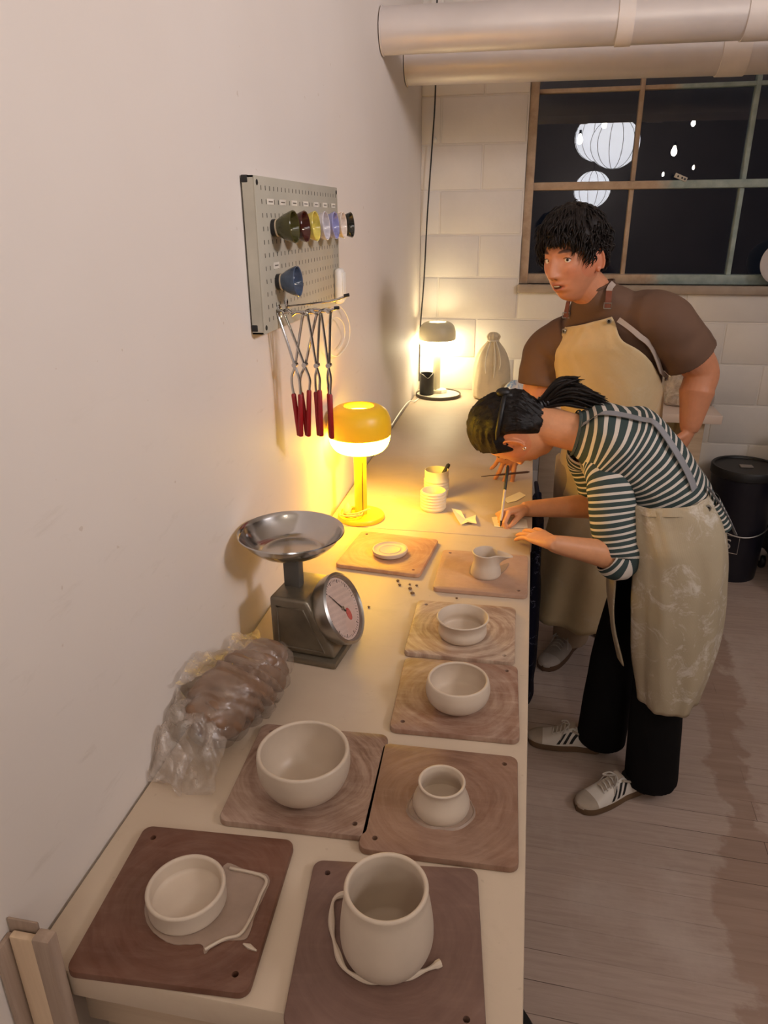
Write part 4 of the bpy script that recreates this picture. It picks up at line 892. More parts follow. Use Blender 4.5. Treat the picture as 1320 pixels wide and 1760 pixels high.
# black soft bag on the floor by the near end of the bench
g = onz(906, 1738, 0.30)
t = thing('black_bag', 'black slumped bag on the floor at the foot of the bench, bottom of the photo', 'bag', (g.x, g.y-0.08, 0))
rs = []
for j in range(17):
    f = j/16; z = 0.001+0.315*f; k = (1-f**3*0.55)*(0.9+0.1*math.sin(f*PI)); rs.append([V((g.x-0.026+(0.075+0.012*noise.noise(V((math.cos(2*PI*i/40)*2, math.sin(2*PI*i/40)*2, z*8))))*k*math.cos(2*PI*i/40), g.y-0.05+0.13*k*math.sin(2*PI*i/40), z)) for i in range(40)])
obj('body', MB().rings(rs), simple('black_cloth', (20, 19, 19), 0.85, bump=0.3), t)
obj('carry_handle', MB().tube(cr([V((g.x-0.03, g.y-0.15, 0.30)), V((g.x-0.034, g.y-0.13, 0.335)), V((g.x-0.034, g.y-0.09, 0.335)), V((g.x-0.03, g.y-0.07, 0.30))], 6), 0.007, 8), M_BLACK, t)
# ================================================================ people
class Torso:                       # a trunk: stations from hips to neck, each (centre, left, front, half width, half depth)
    def __init__(s, st, k=10):
        flat = [tuple(V(c))+tuple(V(l))+tuple(V(f))+(a, b) for c, l, f, a, b in st]; s.s = cr(flat, k); s.n = len(s.s)-1
        s.len = [0.0]
        for i in range(s.n): s.len.append(s.len[-1]+(V(s.s[i+1][:3])-V(s.s[i][:3])).length)
    def pos(s, t, phi, off=0.0, e=0.88):
        x = max(0.0, min(1.0, t))*s.n; i = min(int(x), s.n-1); f = x-i
        q = [s.s[i][j]*(1-f)+s.s[i+1][j]*f for j in range(11)]; c, l, fr = V(q[0:3]), V(q[3:6]), V(q[6:9])
        sn, cs = math.sin(phi), math.cos(phi)
        return c + l*((q[9]+off)*math.copysign(abs(sn)**e, sn)) + fr*((q[10]+off)*math.copysign(abs(cs)**e, cs))
    def rings(s, t0, t1, n, m, off=0.0, wr=0.0, seed=0.0, fn=None):
        rs = []
        for j in range(n+1):
            t = t0+(t1-t0)*j/n; r = []
            for i in range(m):
                ph = 2*PI*i/m; o = off
                if wr: p = s.pos(t, ph, 0); o += wr*noise.noise(V((p.x*9+seed, p.y*9, p.z*14))) + wr*0.5*noise.noise(V((p.x*24, p.y*24+seed, p.z*24)))
                if fn: o += fn(t, ph)
                r.append(s.pos(t, ph, o))
            rs.append(r)
        return rs
def hand(mb, wrist, d, n, side, curls, thumb=(0.75, 0.55, -0.35), s=1.0, spread=0.10, tc=(0.15, 0.3)):
    """five fingers on a palm; side +1 a right hand, -1 a left hand; curls: three bends per finger in degrees"""
    d = V(d).normalized(); n = V(n); n = (n-d*n.dot(d)).normalized(); lat = (n.cross(d))*side; wrist = V(wrist)
    P = lambda a, b, c: wrist + (d*a + lat*b + n*c)*s
    sec = [(-0.022, 0.0, 0.0165, 0.0135), (-0.010, 0.0, 0.0235, 0.0170), (0.0, 0.0, 0.027, 0.0185), (0.025, 0.001, 0.034, 0.0175), (0.055, 0.0, 0.040, 0.0155), (0.080, 0.0, 0.041, 0.0135), (0.094, 0.0, 0.036, 0.010)]
    rs = [[P(a, b+w*math.cos(2*PI*k/20), h*math.sin(2*PI*k/20)) for k in range(20)] for a, b, w, h in sec]
    mb.rings(rs)
    tips = []
    lens = [(0.043, 0.026, 0.021), (0.047, 0.030, 0.022), (0.044, 0.027, 0.021), (0.034, 0.020, 0.018)]
    for k in range(4):
        b = (0.0305, 0.0105, -0.0100, -0.0292)[k]; a = (0.084, 0.088, 0.085, 0.077)[k]; r0 = (0.0088, 0.0090, 0.0086, 0.0076)[k]*s
        p = P(a-0.016, b*0.96, 0.0); q = P(a, b, 0.001); dd = (d + lat*(spread*(b/0.03))).normalized(); nn = (n-dd*n.dot(dd)).normalized(); pts = [p, q]; ang = 0.0
        for c, L in zip(curls[k], lens[k]):
            ang += math.radians(c); v = dd*math.cos(ang) - nn*math.sin(ang); pts += [pts[-1]+v*(L*s*0.5), pts[-1]+v*(L*s)]
        rad = [r0*1.02, r0*1.08, r0*0.98, r0*1.0, r0*0.90, r0*0.92, r0*0.84, r0*0.62]
        mb.tube(pts, rad, 12); mb.sphere(pts[-1], r0*0.66, 10, 8); tips.append(pts[-1])
    p = P(0.012, 0.022, -0.004); v = (lat*thumb[0]+d*thumb[1]+n*thumb[2]).normalized(); pts = [P(0.0, 0.008, -0.002), p]
    for L, k in ((0.042, 0.0), (0.032, tc[0]), (0.026, tc[1])):
        v = (v + (d*0.8-lat*0.5)*k*1.2).normalized(); pts += [pts[-1]+v*(L*s*0.5), pts[-1]+v*(L*s)]
    mb.tube(pts, [x*s for x in (0.015, 0.0145, 0.0125, 0.0108, 0.0102, 0.0098, 0.0088, 0.0066)], 12); mb.sphere(pts[-1], 0.0068*s, 10, 8); tips.append(pts[-1])
    return tips
def head_frame(c, f, u, s=1.0):
    f = V(f).normalized(); u = V(u); u = (u-f*u.dot(f)).normalized(); r = f.cross(u)
    return Matrix(((r.x*s, f.x*s, u.x*s, c[0]), (r.y*s, f.y*s, u.y*s, c[1]), (r.z*s, f.z*s, u.z*s, c[2]), (0, 0, 0, 1)))
G = lambda x, m, s: math.exp(-((x-m)/s)**2)
def skull(dx, dy, dz, face=True, fem=0.0, mouth=0.0):
    a, b, c = 0.0735, 0.0965, 0.117
    x, y, z = a*dx, b*dy, c*dz
    if z < 0:
        t = -z/c; x *= 1-(0.26+0.06*fem)*t**1.4
        if y < 0: y *= 1-0.50*t**0.8
        else: y *= 1+0.02*t
    elif z > 0: x *= 1-0.04*(z/c)
    if face and dy > 0.1:
        w = min(1.0, (dy-0.1)/0.35); X = abs(x); d = 0.0
        d -= 0.0105*G(X, 0.031, 0.0165)*G(z, 0.008, 0.0125)                    # eye sockets
        d += 0.0050*G(X, 0.026, 0.020)*G(z, 0.029, 0.009)*(1-0.4*fem)           # brow
        tn = max(0.0, min(1.0, (0.018-z)/0.050)); nose = (0.006+0.019*tn)*G(x, 0, 0.0085+0.0055*tn)
        nose *= (1.0 if z > -0.034 else math.exp(-((z+0.034)/0.0065)**2)) * (1.0 if z < 0.018 else math.exp(-((z-0.018)/0.012)**2)); d += nose
        d += 0.0070*G(X, 0.0125, 0.0065)*G(z, -0.034, 0.0075)                   # wings of the nose
        d += 0.0045*G(X, 0.046, 0.018)*G(z, -0.018, 0.020)                      # cheekbones
        d -= 0.0030*G(X, 0.045, 0.014)*G(z, -0.055, 0.018)
        d += 0.0075*G(x, 0, 0.022)*G(z, -0.0565, 0.0050) + 0.0080*G(x, 0, 0.019)*G(z, -0.0705, 0.0055) - 0.0050*G(x, 0, 0.021)*G(z, -0.0630, 0.0028)
        d += 0.0045*G(x, 0, 0.030)*G(z, -0.063, 0.020) - 0.0035*G(x, 0, 0.02)*G(z, -0.0815, 0.006) + 0.0080*G(x, 0, 0.020)*G(z, -0.099, 0.012)
        if mouth: d -= 0.0075*G(x, 0, 0.017)*G(z, -0.0645, 0.0042) - 0.0020*G(x, 0, 0.02)*(G(z, -0.054, 0.004)+G(z, -0.0760, 0.005))
        y += d*w
    return V((x, y, z))
def head_mesh(mb, M, fem=0.0, mouth=0.0, ear=1.0):
    N, K = 110, 120; rs = []
    for j in range(1, N):
        t = PI*j/N; rs.append([M @ skull(math.sin(t)*math.sin(2*PI*i/K), math.sin(t)*math.cos(2*PI*i/K), -math.cos(t), True, fem, mouth) for i in range(K)])
    mb.rings(rs)
    for s in (-1, 1):              # ears: a shallow dish with a rolled rim and a lobe
        E = M @ Matrix.Translation((s*0.0735, -0.010, -0.004)) @ Matrix.Rotation(s*math.radians(22), 4, 'Z') @ Matrix.Rotation(math.radians(-10), 4, 'X') @ Matrix.Scale(ear, 4)
        mb.sphere((0, 0, 0), (0.0055, 0.0150, 0.0280), 16, 12, mat=None)
        vs = list(mb.bm.verts)[-(16*11+2):]
        for v in vs: v.co = E @ v.co
        rim = [E @ V((s*0.0065, 0.0165*math.cos(a)*(-1), 0.0300*math.sin(a)+0.001)) for a in [math.radians(-75+i*12) for i in range(22)]]
        mb.tube(rim, [0.0038]*len(rim), 8); mb.sphere(E @ V((s*0.003, 0.006, -0.029)), 0.0062, 10, 8)
    for s in (-1, 1):              # eyelids
        for z0, bow, r, yy in ((0.0150, 0.0052, 0.0034, 0.0005), (0.0025, -0.0030, 0.0024, -0.0005)):
            pts = []
            for i in range(9):
                q = -1+2*i/8; x = s*(0.031+q*0.0150); pts.append(M @ V((x, 0.0822+yy-0.0075*(0.5+0.5*q)**2-0.002*q*q, z0-0.004*(0 if bow < 0 else 1)+bow*(1-q*q)-0.001*(1-q)*0.5)))
            mb.tube(pts, [r*0.5]+[r]*7+[r*0.5], 8)
def skin_mat(name, tone):
    n = NT(name); at_ = n.new('ShaderNodeVertexColor'); at_.layer_name = 'tint'
    f = n.noise(40, 4, 0.6); base = n.ramp(f, [(0.3, tuple(x*0.93 for x in lin(tone))), (0.7, tuple(x*1.05 for x in lin(tone)))])
    n.color(n.mix(1.0, base, at_.outputs['Color'], 'MULTIPLY')); n.set(0.48, 0, 0.4); n.b.inputs['Subsurface Weight'].default_value = 0.08; n.b.inputs['Subsurface Radius'].default_value = (0.012, 0.005, 0.003); n.b.inputs['Subsurface Scale'].default_value = 0.4
    n.bump(n.noise(260, 3), 0.06, 0.001); return n.m
def tint_skin(me, M, brow=True, world_inv=None, mouth=0.0):
    at_ = me.color_attributes.new('tint', 'FLOAT_COLOR', 'POINT'); inv = M.inverted()
    data = []
    for v in me.vertices:
        c = [1.0, 1.0, 1.0]; p = inv @ (world_inv @ v.co if world_inv is not None else v.co)
        if abs(p.x) < 0.10 and abs(p.z) < 0.13 and p.y > 0.03:
            X = abs(p.x)
            lip = max(0, 1-((p.x/0.0235)**2+((p.z+0.0635)/0.0125)**2)); k = min(1, lip*2.5); c = [c[0]*(1-0.18*k), c[1]*(1-0.42*k), c[2]*(1-0.38*k)]
            sl = max(0, 1-((p.x/(0.0165 if mouth else 0.018))**2+((p.z+0.0640)/(0.0058 if mouth else 0.0030))**2)); k = min(1, sl*2.5); c = [x*(1-0.78*k) for x in c]
            ns = max(0, 1-(((X-0.0075)/0.0042)**2+((p.z+0.0415)/0.0032)**2)); k = min(1, ns*2); c = [x*(1-0.72*k) for x in c]
            if brow:
                zb = 0.0285+0.0045*(1-((X-0.034)/0.02)**2); bw = max(0, 1-(((X-0.033)/0.0205)**2+((p.z-zb)/0.0056)**2)); k = min(1, bw*2.2); c = [c[0]*(1-0.84*k), c[1]*(1-0.86*k), c[2]*(1-0.87*k)]
            bl = G(X, 0.045, 0.02)*G(p.z, -0.025, 0.02); c = [c[0], c[1]*(1-0.10*bl), c[2]*(1-0.08*bl)]
        if abs(p.x) > 0.06 and abs(p.x) < 0.10 and abs(p.z) < 0.05 and abs(p.y) < 0.05: c = [c[0], c[1]*0.86, c[2]*0.84]
        data += c+[1.0]
    at_.data.foreach_set('color', data)
M_EYE = simple('eye_white', (226, 214, 206), 0.25, var=0.02); M_IRIS = simple('dark_iris', (34, 22, 16), 0.15)
def eyes(M, parent, gaze, s=1.0):
    for k in (-1, 1):
        c = V((k*0.031, 0.0682, 0.0080)); e = obj('eye', MB().sphere(M @ c, 0.0136*s, 24, 16), M_EYE, parent)
        g = V(gaze).normalized(); q = M @ (c+g*0.0080); obj('iris', MB().sphere(q, 0.0064*s, 16, 12), M_IRIS, e)
        pts = []
        for i in range(9):
            u = -1+2*i/8; pts.append(M @ V((k*(0.031+u*0.0150), 0.0842-0.0070*(0.5+0.5*u)**2-0.002*u*u, 0.0100+0.0050*(1-u*u)-0.001*(1-u)*0.5)))
        obj('eyelashes', MB().tube(pts, [0.0004]+[0.0013]*7+[0.0004], 6), M_IRIS, e)
def m_hair(name, a, b, sc=(60, 60, 8)):
    n = NT(name); mp = n.new('ShaderNodeMapping'); mp.inputs['Scale'].default_value = sc; n.link(n.coord(), mp.inputs['Vector'])
    f = n.noise(3.0, 5, 0.6, mp.outputs[0]); n.color(n.ramp(f, [(0.3, lin(a)), (0.7, lin(b))])); n.set(0.5, 0, 0.25); n.bump(f, 0.5, 0.003); return n.m

def shoe(parent, heel, toe, mats, s=1.0, laces=True, stripes=True):
    """a low trainer from heel to toe on the floor"""
    heel, toe = V(heel), V(toe); heel.z = toe.z = 0.0; d = (toe-heel); L = d.length; d.normalize(); w = V((-d.y, d.x, 0))
    P = lambda a, b, z: heel + d*(a*L) + w*(b*s) + V((0, 0, z*s))
    def hw(a):
        a = min(max(a, 0.0), 1.0); w0 = 0.031 if a < 0.35 else 0.031+0.011*math.sin(min(1, (a-0.35)/0.35)*PI/2)
        if a < 0.10: w0 *= max(0.0, 1-((0.10-a)/0.10)**2.4)**0.5
        if a > 0.74: w0 *= max(0.0, 1-((a-0.74)/0.26)**2.4)**0.5
        return w0
    upper, sole, toecap, dark, lace = mats
    t = thing_part = bpy.data.objects.new('shoe', mesh_of('shoe', MB().rings([[P(a, (hw(a)+o)*x, z) for a, x in [(i/24, 1) for i in range(25)]+[(1-i/24, -1) for i in range(25)]] for o, z in ((-0.002, 0.0), (0.002, 0.003), (0.003, 0.018), (0.001, 0.024), (-0.004, 0.025))]), sole)); C.objects.link(t)
    t.parent = parent; t.matrix_parent_inverse = Matrix.Translation(parent.location).inverted() if parent.parent is None else Matrix.Identity(4)
    top = lambda a: 0.078-0.004*math.sin(a*9) if a < 0.12 else (0.064 + 0.020*max(0, 1-abs(a-0.42)/0.16) if a < 0.42 else 0.084-0.040*min(1, ((a-0.42)/0.36))**0.9 - 0.012*max(0, (a-0.78)/0.22)**2)
    rs = []
    for i in range(1, 30):
        a = 0.012+0.973*i/30; h = top(a); W2 = max(hw(a), 0.004); ring = []
        for k in range(24):
            q = PI*k/23; ring.append(P(a, W2*math.copysign(abs(math.cos(q))**0.62, math.cos(q))*(1-0.34*math.sin(q)**2*(1 if a < 0.5 else 0.4)), 0.020+(h-0.020)*math.sin(q)**0.75))
        rs.append(ring)
    obj('upper', MB().rings(rs, close=True), upper, t)
    cap = [[P(a, max(hw(a), 0.004)*math.copysign(abs(math.cos(PI*k/19))**0.62, math.cos(PI*k/19))*(1-0.34*math.sin(PI*k/19)**2*0.4)*1.02, 0.020+(top(a)-0.0185)*math.sin(PI*k/19)**0.75) for k in range(20)] for a in [0.80+0.19*i/8 for i in range(9)]+[0.9945, 0.9985]]
    cap.append([P(0.9995, 0, 0.024)]*20)
    obj('toe_cap', MB().grid(cap), toecap, t)
    if stripes:
        for sd in (-1, 1):
            for q in range(3):
                a0 = 0.40+0.085*q; rows = []
                for k in range(7):
                    f = k/6; qq = math.radians(8+46*f); a = a0-0.085*f
                    rows.append([P(aa, sd*(max(hw(aa), 0.004)*abs(math.cos(qq))**0.62*(1-0.34*math.sin(qq)**2*(1 if aa < 0.5 else 0.4))+0.0012), 0.020+(top(aa)-0.020)*math.sin(qq)**0.75+0.0008) for aa in (a, a+0.042)])
                obj('stripe', MB().grid(rows), dark, t)
    tongue = [[P(a, x, top(a)+0.003+0.006*max(0, (0.47-a)/0.1)) for x in (-0.017, -0.008, 0, 0.008, 0.017)] for a in [0.37+0.30*i/8 for i in range(9)]]
    obj('tongue', MB().grid(tongue), toecap, t)
    if laces:
        mb = MB()
        for q in range(5):
            a = 0.45+0.05*q; mb.tube(cr([P(a, -0.021, top(a)-0.004), P(a+0.01, 0, top(a)+0.007), P(a+0.02, 0.021, top(a)-0.004)], 5), 0.0022*s, 6)
        a = 0.45
        for sd in (-1, 1):
            mb.tube(cr([P(a, 0, top(a)+0.009), P(a+0.03, sd*0.018, top(a)+0.010), P(a+0.10, sd*0.030, top(a)-0.002), P(a+0.06, sd*0.016, top(a+0.06)+0.008), P(a, 0, top(a)+0.010)], 6), 0.0019*s, 6)
            mb.tube(cr([P(a, 0, top(a)+0.010), P(a+0.05, sd*0.022, top(a)+0.006), P(a+0.12, sd*0.036, 0.045)], 5), 0.0019*s, 6)
        obj('laces', mb, lace, t)
    obj('collar', MB().tube([P(0.13+0.28*i/10, x*0.021, top(0.13+0.28*i/10)-0.004) for x in (1,) for i in range(11)], 0.004*s, 8), toecap, t)
    ins = obj('sock_opening', MB().rings([[P(0.22+0.115*math.cos(2*PI*k/24), 0.022*math.sin(2*PI*k/24), z) for k in range(24)] for z in (0.060, 0.072)]), dark, t)
    return t

M_GROM = simple('grommet', (190, 184, 172), 0.3, 0.9); M_HOLE = simple('grommet_eye', (30, 26, 22), 0.7)
def m_apron(name, rgb, stain):
    n = NT(name); c = n.ramp(n.noise(7, 4, 0.6), [(0.3, tuple(x*0.92 for x in lin(rgb))), (0.7, tuple(min(1, x*1.05) for x in lin(rgb)))])
    st = n.ramp(n.noise(13, 9, 0.75, None, 0.8), [(0.53, 0.0), (0.64, 1.0)]); c = n.mix(n.math('MULTIPLY', st, stain), c, lin((226, 220, 210)))
    n.color(c); n.set(0.85, 0, 0.2); w = n.new('ShaderNodeTexWave'); w.inputs['Scale'].default_value = 160; n.link(n.coord(), w.inputs['Vector']); n.bump(n.math('ADD', n.noise(16, 4), n.math('MULTIPLY', w.outputs['Fac'], 0.1)), 0.45, 0.006); return n.m
def m_stripes(name, dark, light, pitch, duty):
    n = NT(name); a = n.new('ShaderNodeAttribute'); a.attribute_name = 'run'
    f = n.math('FRACT', n.math('DIVIDE', a.outputs['Fac'], pitch)); m = n.math('LESS_THAN', f, duty)
    n.color(n.mix(m, lin(dark), lin(light))); n.set(0.85, 0, 0.2); n.bump(n.noise(300, 2), 0.15, 0.001); return n.m
def striped(name, parts, mat, parent):    # parts: list of (rings, run value per ring); one mesh with the running length stored per vertex
    mb = MB(); runs = []
    for rs, rv in parts:
        mb.rings(rs, cap=(False, False))
        for r, v in zip(rs, rv): runs += (v if isinstance(v, list) else [v]*len(r))
    bm = mb.bm; lay = bm.verts.layers.float.new('run'); bm.verts.ensure_lookup_table()
    for v, x in zip(bm.verts, runs): v[lay] = x
    return obj(name, mb, mat, parent)
def tube_rings(path, radii, m=40, wr=0.0, seed=0, gather=0.0):
    q = cr([tuple(p)+(r,) for p, r in zip(path, radii)], 10); pts = [V(x[:3]) for x in q]; rad = [x[3] for x in q]
    t0 = (pts[1]-pts[0]).normalized(); u = V((0, -1, 0.2)); u = (u-t0*u.dot(t0)).normalized(); rs = []; run = [0.0]
    for i, p in enumerate(pts):
        t = (pts[min(i+1, len(pts)-1)]-pts[max(i-1, 0)]).normalized(); u = (u-t*u.dot(t)).normalized(); w = t.cross(u); ring = []
        for k in range(m):
            a = 2*PI*k/m; r = rad[i]; z = noise.noise(V((math.cos(a)*1.3+seed, math.sin(a)*1.3, i*0.20))); r *= 1+wr*z
            if gather: r *= 1+gather*math.sin(i*1.15+2*z+math.cos(a))*min(1, i/len(pts)*1.6)
            ring.append(p+u*(r*math.cos(a))+w*(r*math.sin(a)))
        rs.append(ring)
        if i: run.append(run[-1]+(p-pts[i-1]).length)
    return rs, run
def flatband(fn, ts, wd, th=0.0025):      # a strap lying on a surface: fn(t) -> (point, across, normal)
    rs = []
    for t in ts:
        p, ac, nn = fn(t); rs.append([p-ac*wd/2, p+ac*wd/2, p+ac*wd/2+nn*th, p-ac*wd/2+nn*th])
    return MB().rings(rs)
def grommet(parent, p, nrm, r=0.0085):
    g = obj('grommet', MB().lathe([(r*0.5, 0.0), (r, 0.0), (r*0.95, 0.002), (r*0.55, 0.0025)], p, 24, nrm, closed=True), M_GROM, parent)
    obj('eyelet', MB().lathe([(0, 0), (r*0.52, 0), (r*0.52, 0.0008), (0, 0.0008)], p, 16, nrm), M_HOLE, g)

# ---------------------------------------------------------------- the man
def man():
    pel = at(1046, 800, 1.83); ch = at(1046, 610, 1.765); sh = at(1043, 548, 1.735); nk = at(1018, 505, 1.69); wa = pel.lerp(ch, 0.42)+V((0.01, 0.0, 0))
    root = thing('person', 'person standing in a brown t-shirt and khaki apron, one hand on the bench', 'person', (pel.x, 1.86, 0))
    Lh = V((0.90, -0.42, 0.05)).normalized(); Ls = V((0.85, -0.40, 0.30)).normalized()
    def fr(L, ax): f = ax.cross(L) if False else L.cross(ax); return f.normalized()
    ax1 = (ch-pel).normalized(); F1 = ax1.cross(Lh).normalized()*-1; F1 = F1 if F1.y < 0 else -F1; F2 = ax1.cross(Ls).normalized(); F2 = F2 if F2.y < 0 else -F2
    def torso(o): return Torso([(pel-V((0, 0, 0.10)), Lh, F1, 0.160+o, 0.115+o), (pel, Lh, F1, 0.163+o, 0.115+o), (wa, Lh.lerp(Ls, 0.3), F1.lerp(F2, 0.3), 0.150+o, 0.108+o), (ch, Ls.lerp(Lh, 0.3), F2, 0.176+o, 0.118+o), (ch.lerp(sh, 0.6), Ls, F2, 0.180+o, 0.112+o), (sh+V((0, 0, 0.006)), Ls, F2, 0.150+o, 0.092+o), (sh.lerp(nk, 0.50)+V((0, 0, 0.016)), Ls, F2, 0.100+o*0.6, 0.080+o*0.6), (sh.lerp(nk, 0.95)+V((0.004, 0.004, 0.012)), Ls, F2, 0.066+o*0.5, 0.064+o*0.5), (sh.lerp(nk, 1.08)+V((0.004, 0.004, 0.014)), Ls, F2, 0.0630+o*0.5, 0.0615+o*0.5)])
    T = torso(0.0)
    sR = at(940, 606, 1.815); eR = at(915, 706, 1.80); wR = at(882, 752, 1.665)
    sL = at(1138, 552, 1.655); eL = at(1205, 636, 1.70); wL = at(1184, 742, 1.655)
    hc = at(986, 446, 1.635); f = V((-0.60, -0.79, -0.10)); u = V((-0.10, 0.0, 1.0)); M = head_frame(hc, f, u, 1.06)
    mb = MB(); mb.rings(torso(-0.016).rings(0, 0.93, 26, 32))
    nb = sh.lerp(nk, 0.25); mb.tube(cr([nb-V((0, 0, 0.04)), nb.lerp(hc, 0.35), M @ V((0, -0.022, -0.055)), M @ V((0, -0.015, 0.0))], 5), [0.056]*5+[0.059]*5+[0.060]*5+[0.055], 28)
    mb.tube(cr([sR.lerp(sh, 0.35), sR, sR.lerp(eR, 0.5), eR, eR.lerp(wR, 0.35), wR], 6), [x for a, b in zip((0.062, 0.062, 0.055, 0.046, 0.047), (0.062, 0.055, 0.046, 0.046, 0.026)) for x in [a+(b-a)*k/6 for k in range(6)]]+[0.0245], 24)
    mb.tube(cr([sL.lerp(sh, 0.35), sL, sL.lerp(eL, 0.5), eL, eL.lerp(wL, 0.35), wL], 6), [x for a, b in zip((0.066, 0.068, 0.066, 0.054, 0.055), (0.068, 0.066, 0.054, 0.052, 0.027)) for x in [a+(b-a)*k/6 for k in range(6)]]+[0.0255], 24)
    tR = hand(mb, wR, (-0.20, -0.18, -0.95), (0.30, -0.90, 0.1), 1, [(-4, 12, 8), (2, 14, 10), (14, 18, 12), (22, 26, 14)], s=0.98, spread=0.13, thumb=(0.5, 0.9, -0.5))
    hand(mb, wL, (-0.30, 0.0, -0.95), (0.85, -0.45, -0.25), -1, [(18, 22, 12)]*4, s=1.02)
    fR = (onz(936, 1150, 0.0), onz(992, 1098, 0.0)); fL = (onz(1000, 1120, 0.0)+V((0.09, 0.10, 0)), onz(1000, 1120, 0.0)+V((0.16, 0.36, 0)))
    kR = V((0.80, 1.84, 0.50)); kL = V((1.02, 1.95, 0.50)); hR = pel-Lh*0.09-V((0, 0, 0.04)); hL = pel+Lh*0.09-V((0, 0, 0.04))
    aR = fR[1].lerp(fR[0], 0.25)+V((0, 0, 0.085)); aL = fL[1].lerp(fL[0], 0.25)+V((0, 0, 0.085))
    for h, k, a in ((hR, kR, aR), (hL, kL, aL)):
        mb.tube(cr([h+V((0, 0, 0.03)), h.lerp(k, 0.5), k, k.lerp(a, 0.4), a, a-V((0, 0, 0.045))], 5), [x for p, q in zip((0.088, 0.078, 0.056, 0.052, 0.036), (0.078, 0.056, 0.052, 0.036, 0.036)) for x in [p+(q-p)*i/5 for i in range(5)]]+[0.034], 20)
    head_mesh(mb, M, 0.0, 1.0)
    body = obj('body', mb, skin_mat('man_skin', (204, 138, 102)), root); finish(body, remesh=0.0030, smooth_it=2, fac=0.4); tint_skin(body.data, M, mouth=1.0)
    obj('teeth', MB().sphere((0, 0, 0), (0.0095, 0.006, 0.0028), 16, 10, mat=None), simple('teeth', (226, 214, 198), 0.3), root).data.transform(M @ Matrix.Translation((0, 0.0850, -0.0614)))
    eyes(M, root, (-0.35, 0.92, 0.02), 1.06)
    # teeth glimpse is left to the parted lips; hair: cap plus combed locks
    hl = cr([(0, 0.066), (25, 0.066), (45, 0.056), (62, 0.030), (76, 0.004), (88, 0.020), (104, 0.022), (122, -0.012), (150, -0.032), (180, -0.038)], 6)
    def line(az):
        az = abs(az)
        for p, q in zip(hl, hl[1:]):
            if p[0] <= az <= q[0]: return p[1]+(q[1]-p[1])*(az-p[0])/max(1e-6, q[0]-p[0])
        return -0.038
    mb = MB(); rs = []; K = 96
    for j in range(30):
        ring = []
        for i in range(K):
            a = -180+360*i/K; zl = line(a)/0.117; tl = math.acos(max(-1, min(1, zl))); t = tl*(1-j/29.5); d = V((math.sin(t)*math.sin(math.radians(a)), math.sin(t)*math.cos(math.radians(a)), math.cos(t)))
            p = skull(*d, face=False); e = min(1, j/5); th = 0.003+0.030*e*(0.55+0.45*max(0, d.z+0.25)); th += 0.010*e*noise.noise(d*3.6+V((2, 0, 0)))+0.005*e*noise.noise(d*9)
            ring.append(M @ (p+V((d.x, d.y, d.z*1.05)).normalized()*th))
        rs.append(ring)
    mb.rings(rs, cap=(False, True))
    rnd = random.Random(5)
    for k in range(2000):
        a = rnd.uniform(-180, 180); zl = line(a); t0 = math.acos(max(-1, min(1, zl/0.117))); t = t0*(rnd.random()**0.6)
        fr_ = abs(a) < 60 and t > 0.55*t0
        d = V((math.sin(t)*math.sin(math.radians(a)), math.sin(t)*math.cos(math.radians(a)), math.cos(t))); p = skull(*d, face=False); nrm = d.normalized()
        down = V((d.x*0.6, d.y*0.6, -0.9)); down = (down-nrm*down.dot(nrm)).normalized(); swirl = V((rnd.uniform(-0.7, 0.7), 0.55 if abs(a) < 90 else -0.1, 0)); swirl = swirl-nrm*swirl.dot(nrm)
        dr = (down*0.9+swirl*0.8+V((rnd.uniform(-.4, .4), rnd.uniform(-.4, .4), rnd.uniform(-.3, .3)))).normalized(); Lk = rnd.uniform(0.024, 0.042)*(1.1 if fr_ else 1)*(0.55 if abs(a) > 75 and t > 0.6*t0 else 1)
        off = 0.022 if t < 0.8*t0 else 0.010
        q = [p+nrm*off*0.6, p+nrm*(off+0.008)+dr*Lk*0.35, p+nrm*(off+0.006)+dr*Lk*0.72, p+nrm*(off-0.004)+dr*Lk*1.05]
        mb.tube([M @ V(x) for x in cr(q, 3)], [x*0.40 for x in (0.002, 0.0042, 0.0056, 0.0062, 0.006, 0.0054, 0.0046, 0.0034, 0.002, 0.0008)], 6)
    for k in range(110):            # fringe over the forehead
        a = rnd.uniform(-48, 52); ar = math.radians(a); d = V((math.sin(ar)*0.80, math.cos(ar)*0.80, 0.60)).normalized(); p = skull(*d, face=False)
        e = p+V((rnd.uniform(-0.026, 0.018), 0.014, -0.016-rnd.uniform(0, 0.030)*(0.35+0.65*min(1, abs(a-6)/30))))
        q = [p+d*0.012, p+d*0.024+V((0, 0.006, -0.006)), p.lerp(e, 0.6)+d*0.014, e]
        mb.tube([M @ V(x) for x in cr(q, 4)], [0.0014]+[0.0023]*4+[0.0021]*4+[0.0018, 0.0013, 0.0009, 0.0004], 6)
    obj('hair', mb, m_hair('black_brown_hair', (16, 12, 11), (36, 27, 23)), root, angle=80)
    # brown t-shirt: trunk and sleeves fused
    sleeveR = cr([sR.lerp(sh, 0.45)+V((0, 0, 0.004)), sR+V((0, 0, 0.0)), sR.lerp(eR, 0.55)], 6); sleeveL = cr([sL.lerp(sh, 0.5), sL, sL.lerp(eL, 0.72)], 6)
    mb = MB(); mb.rings(torso(0.006).rings(0.06, 1.0, 60, 64, 0, 0.007, 2.0))
    def slv(path, r0, r1, seed):
        rs = []; rr, _ = tube_rings(path, [r0+(r1-r0)*i/(len(path)-1) for i in range(len(path))], 36, 0.07, seed); mb.rings(rr)
    slv([V(p) for p in sleeveR[::3]], 0.080, 0.074, 4); slv([V(p) for p in sleeveL[::3]], 0.086, 0.087, 8)
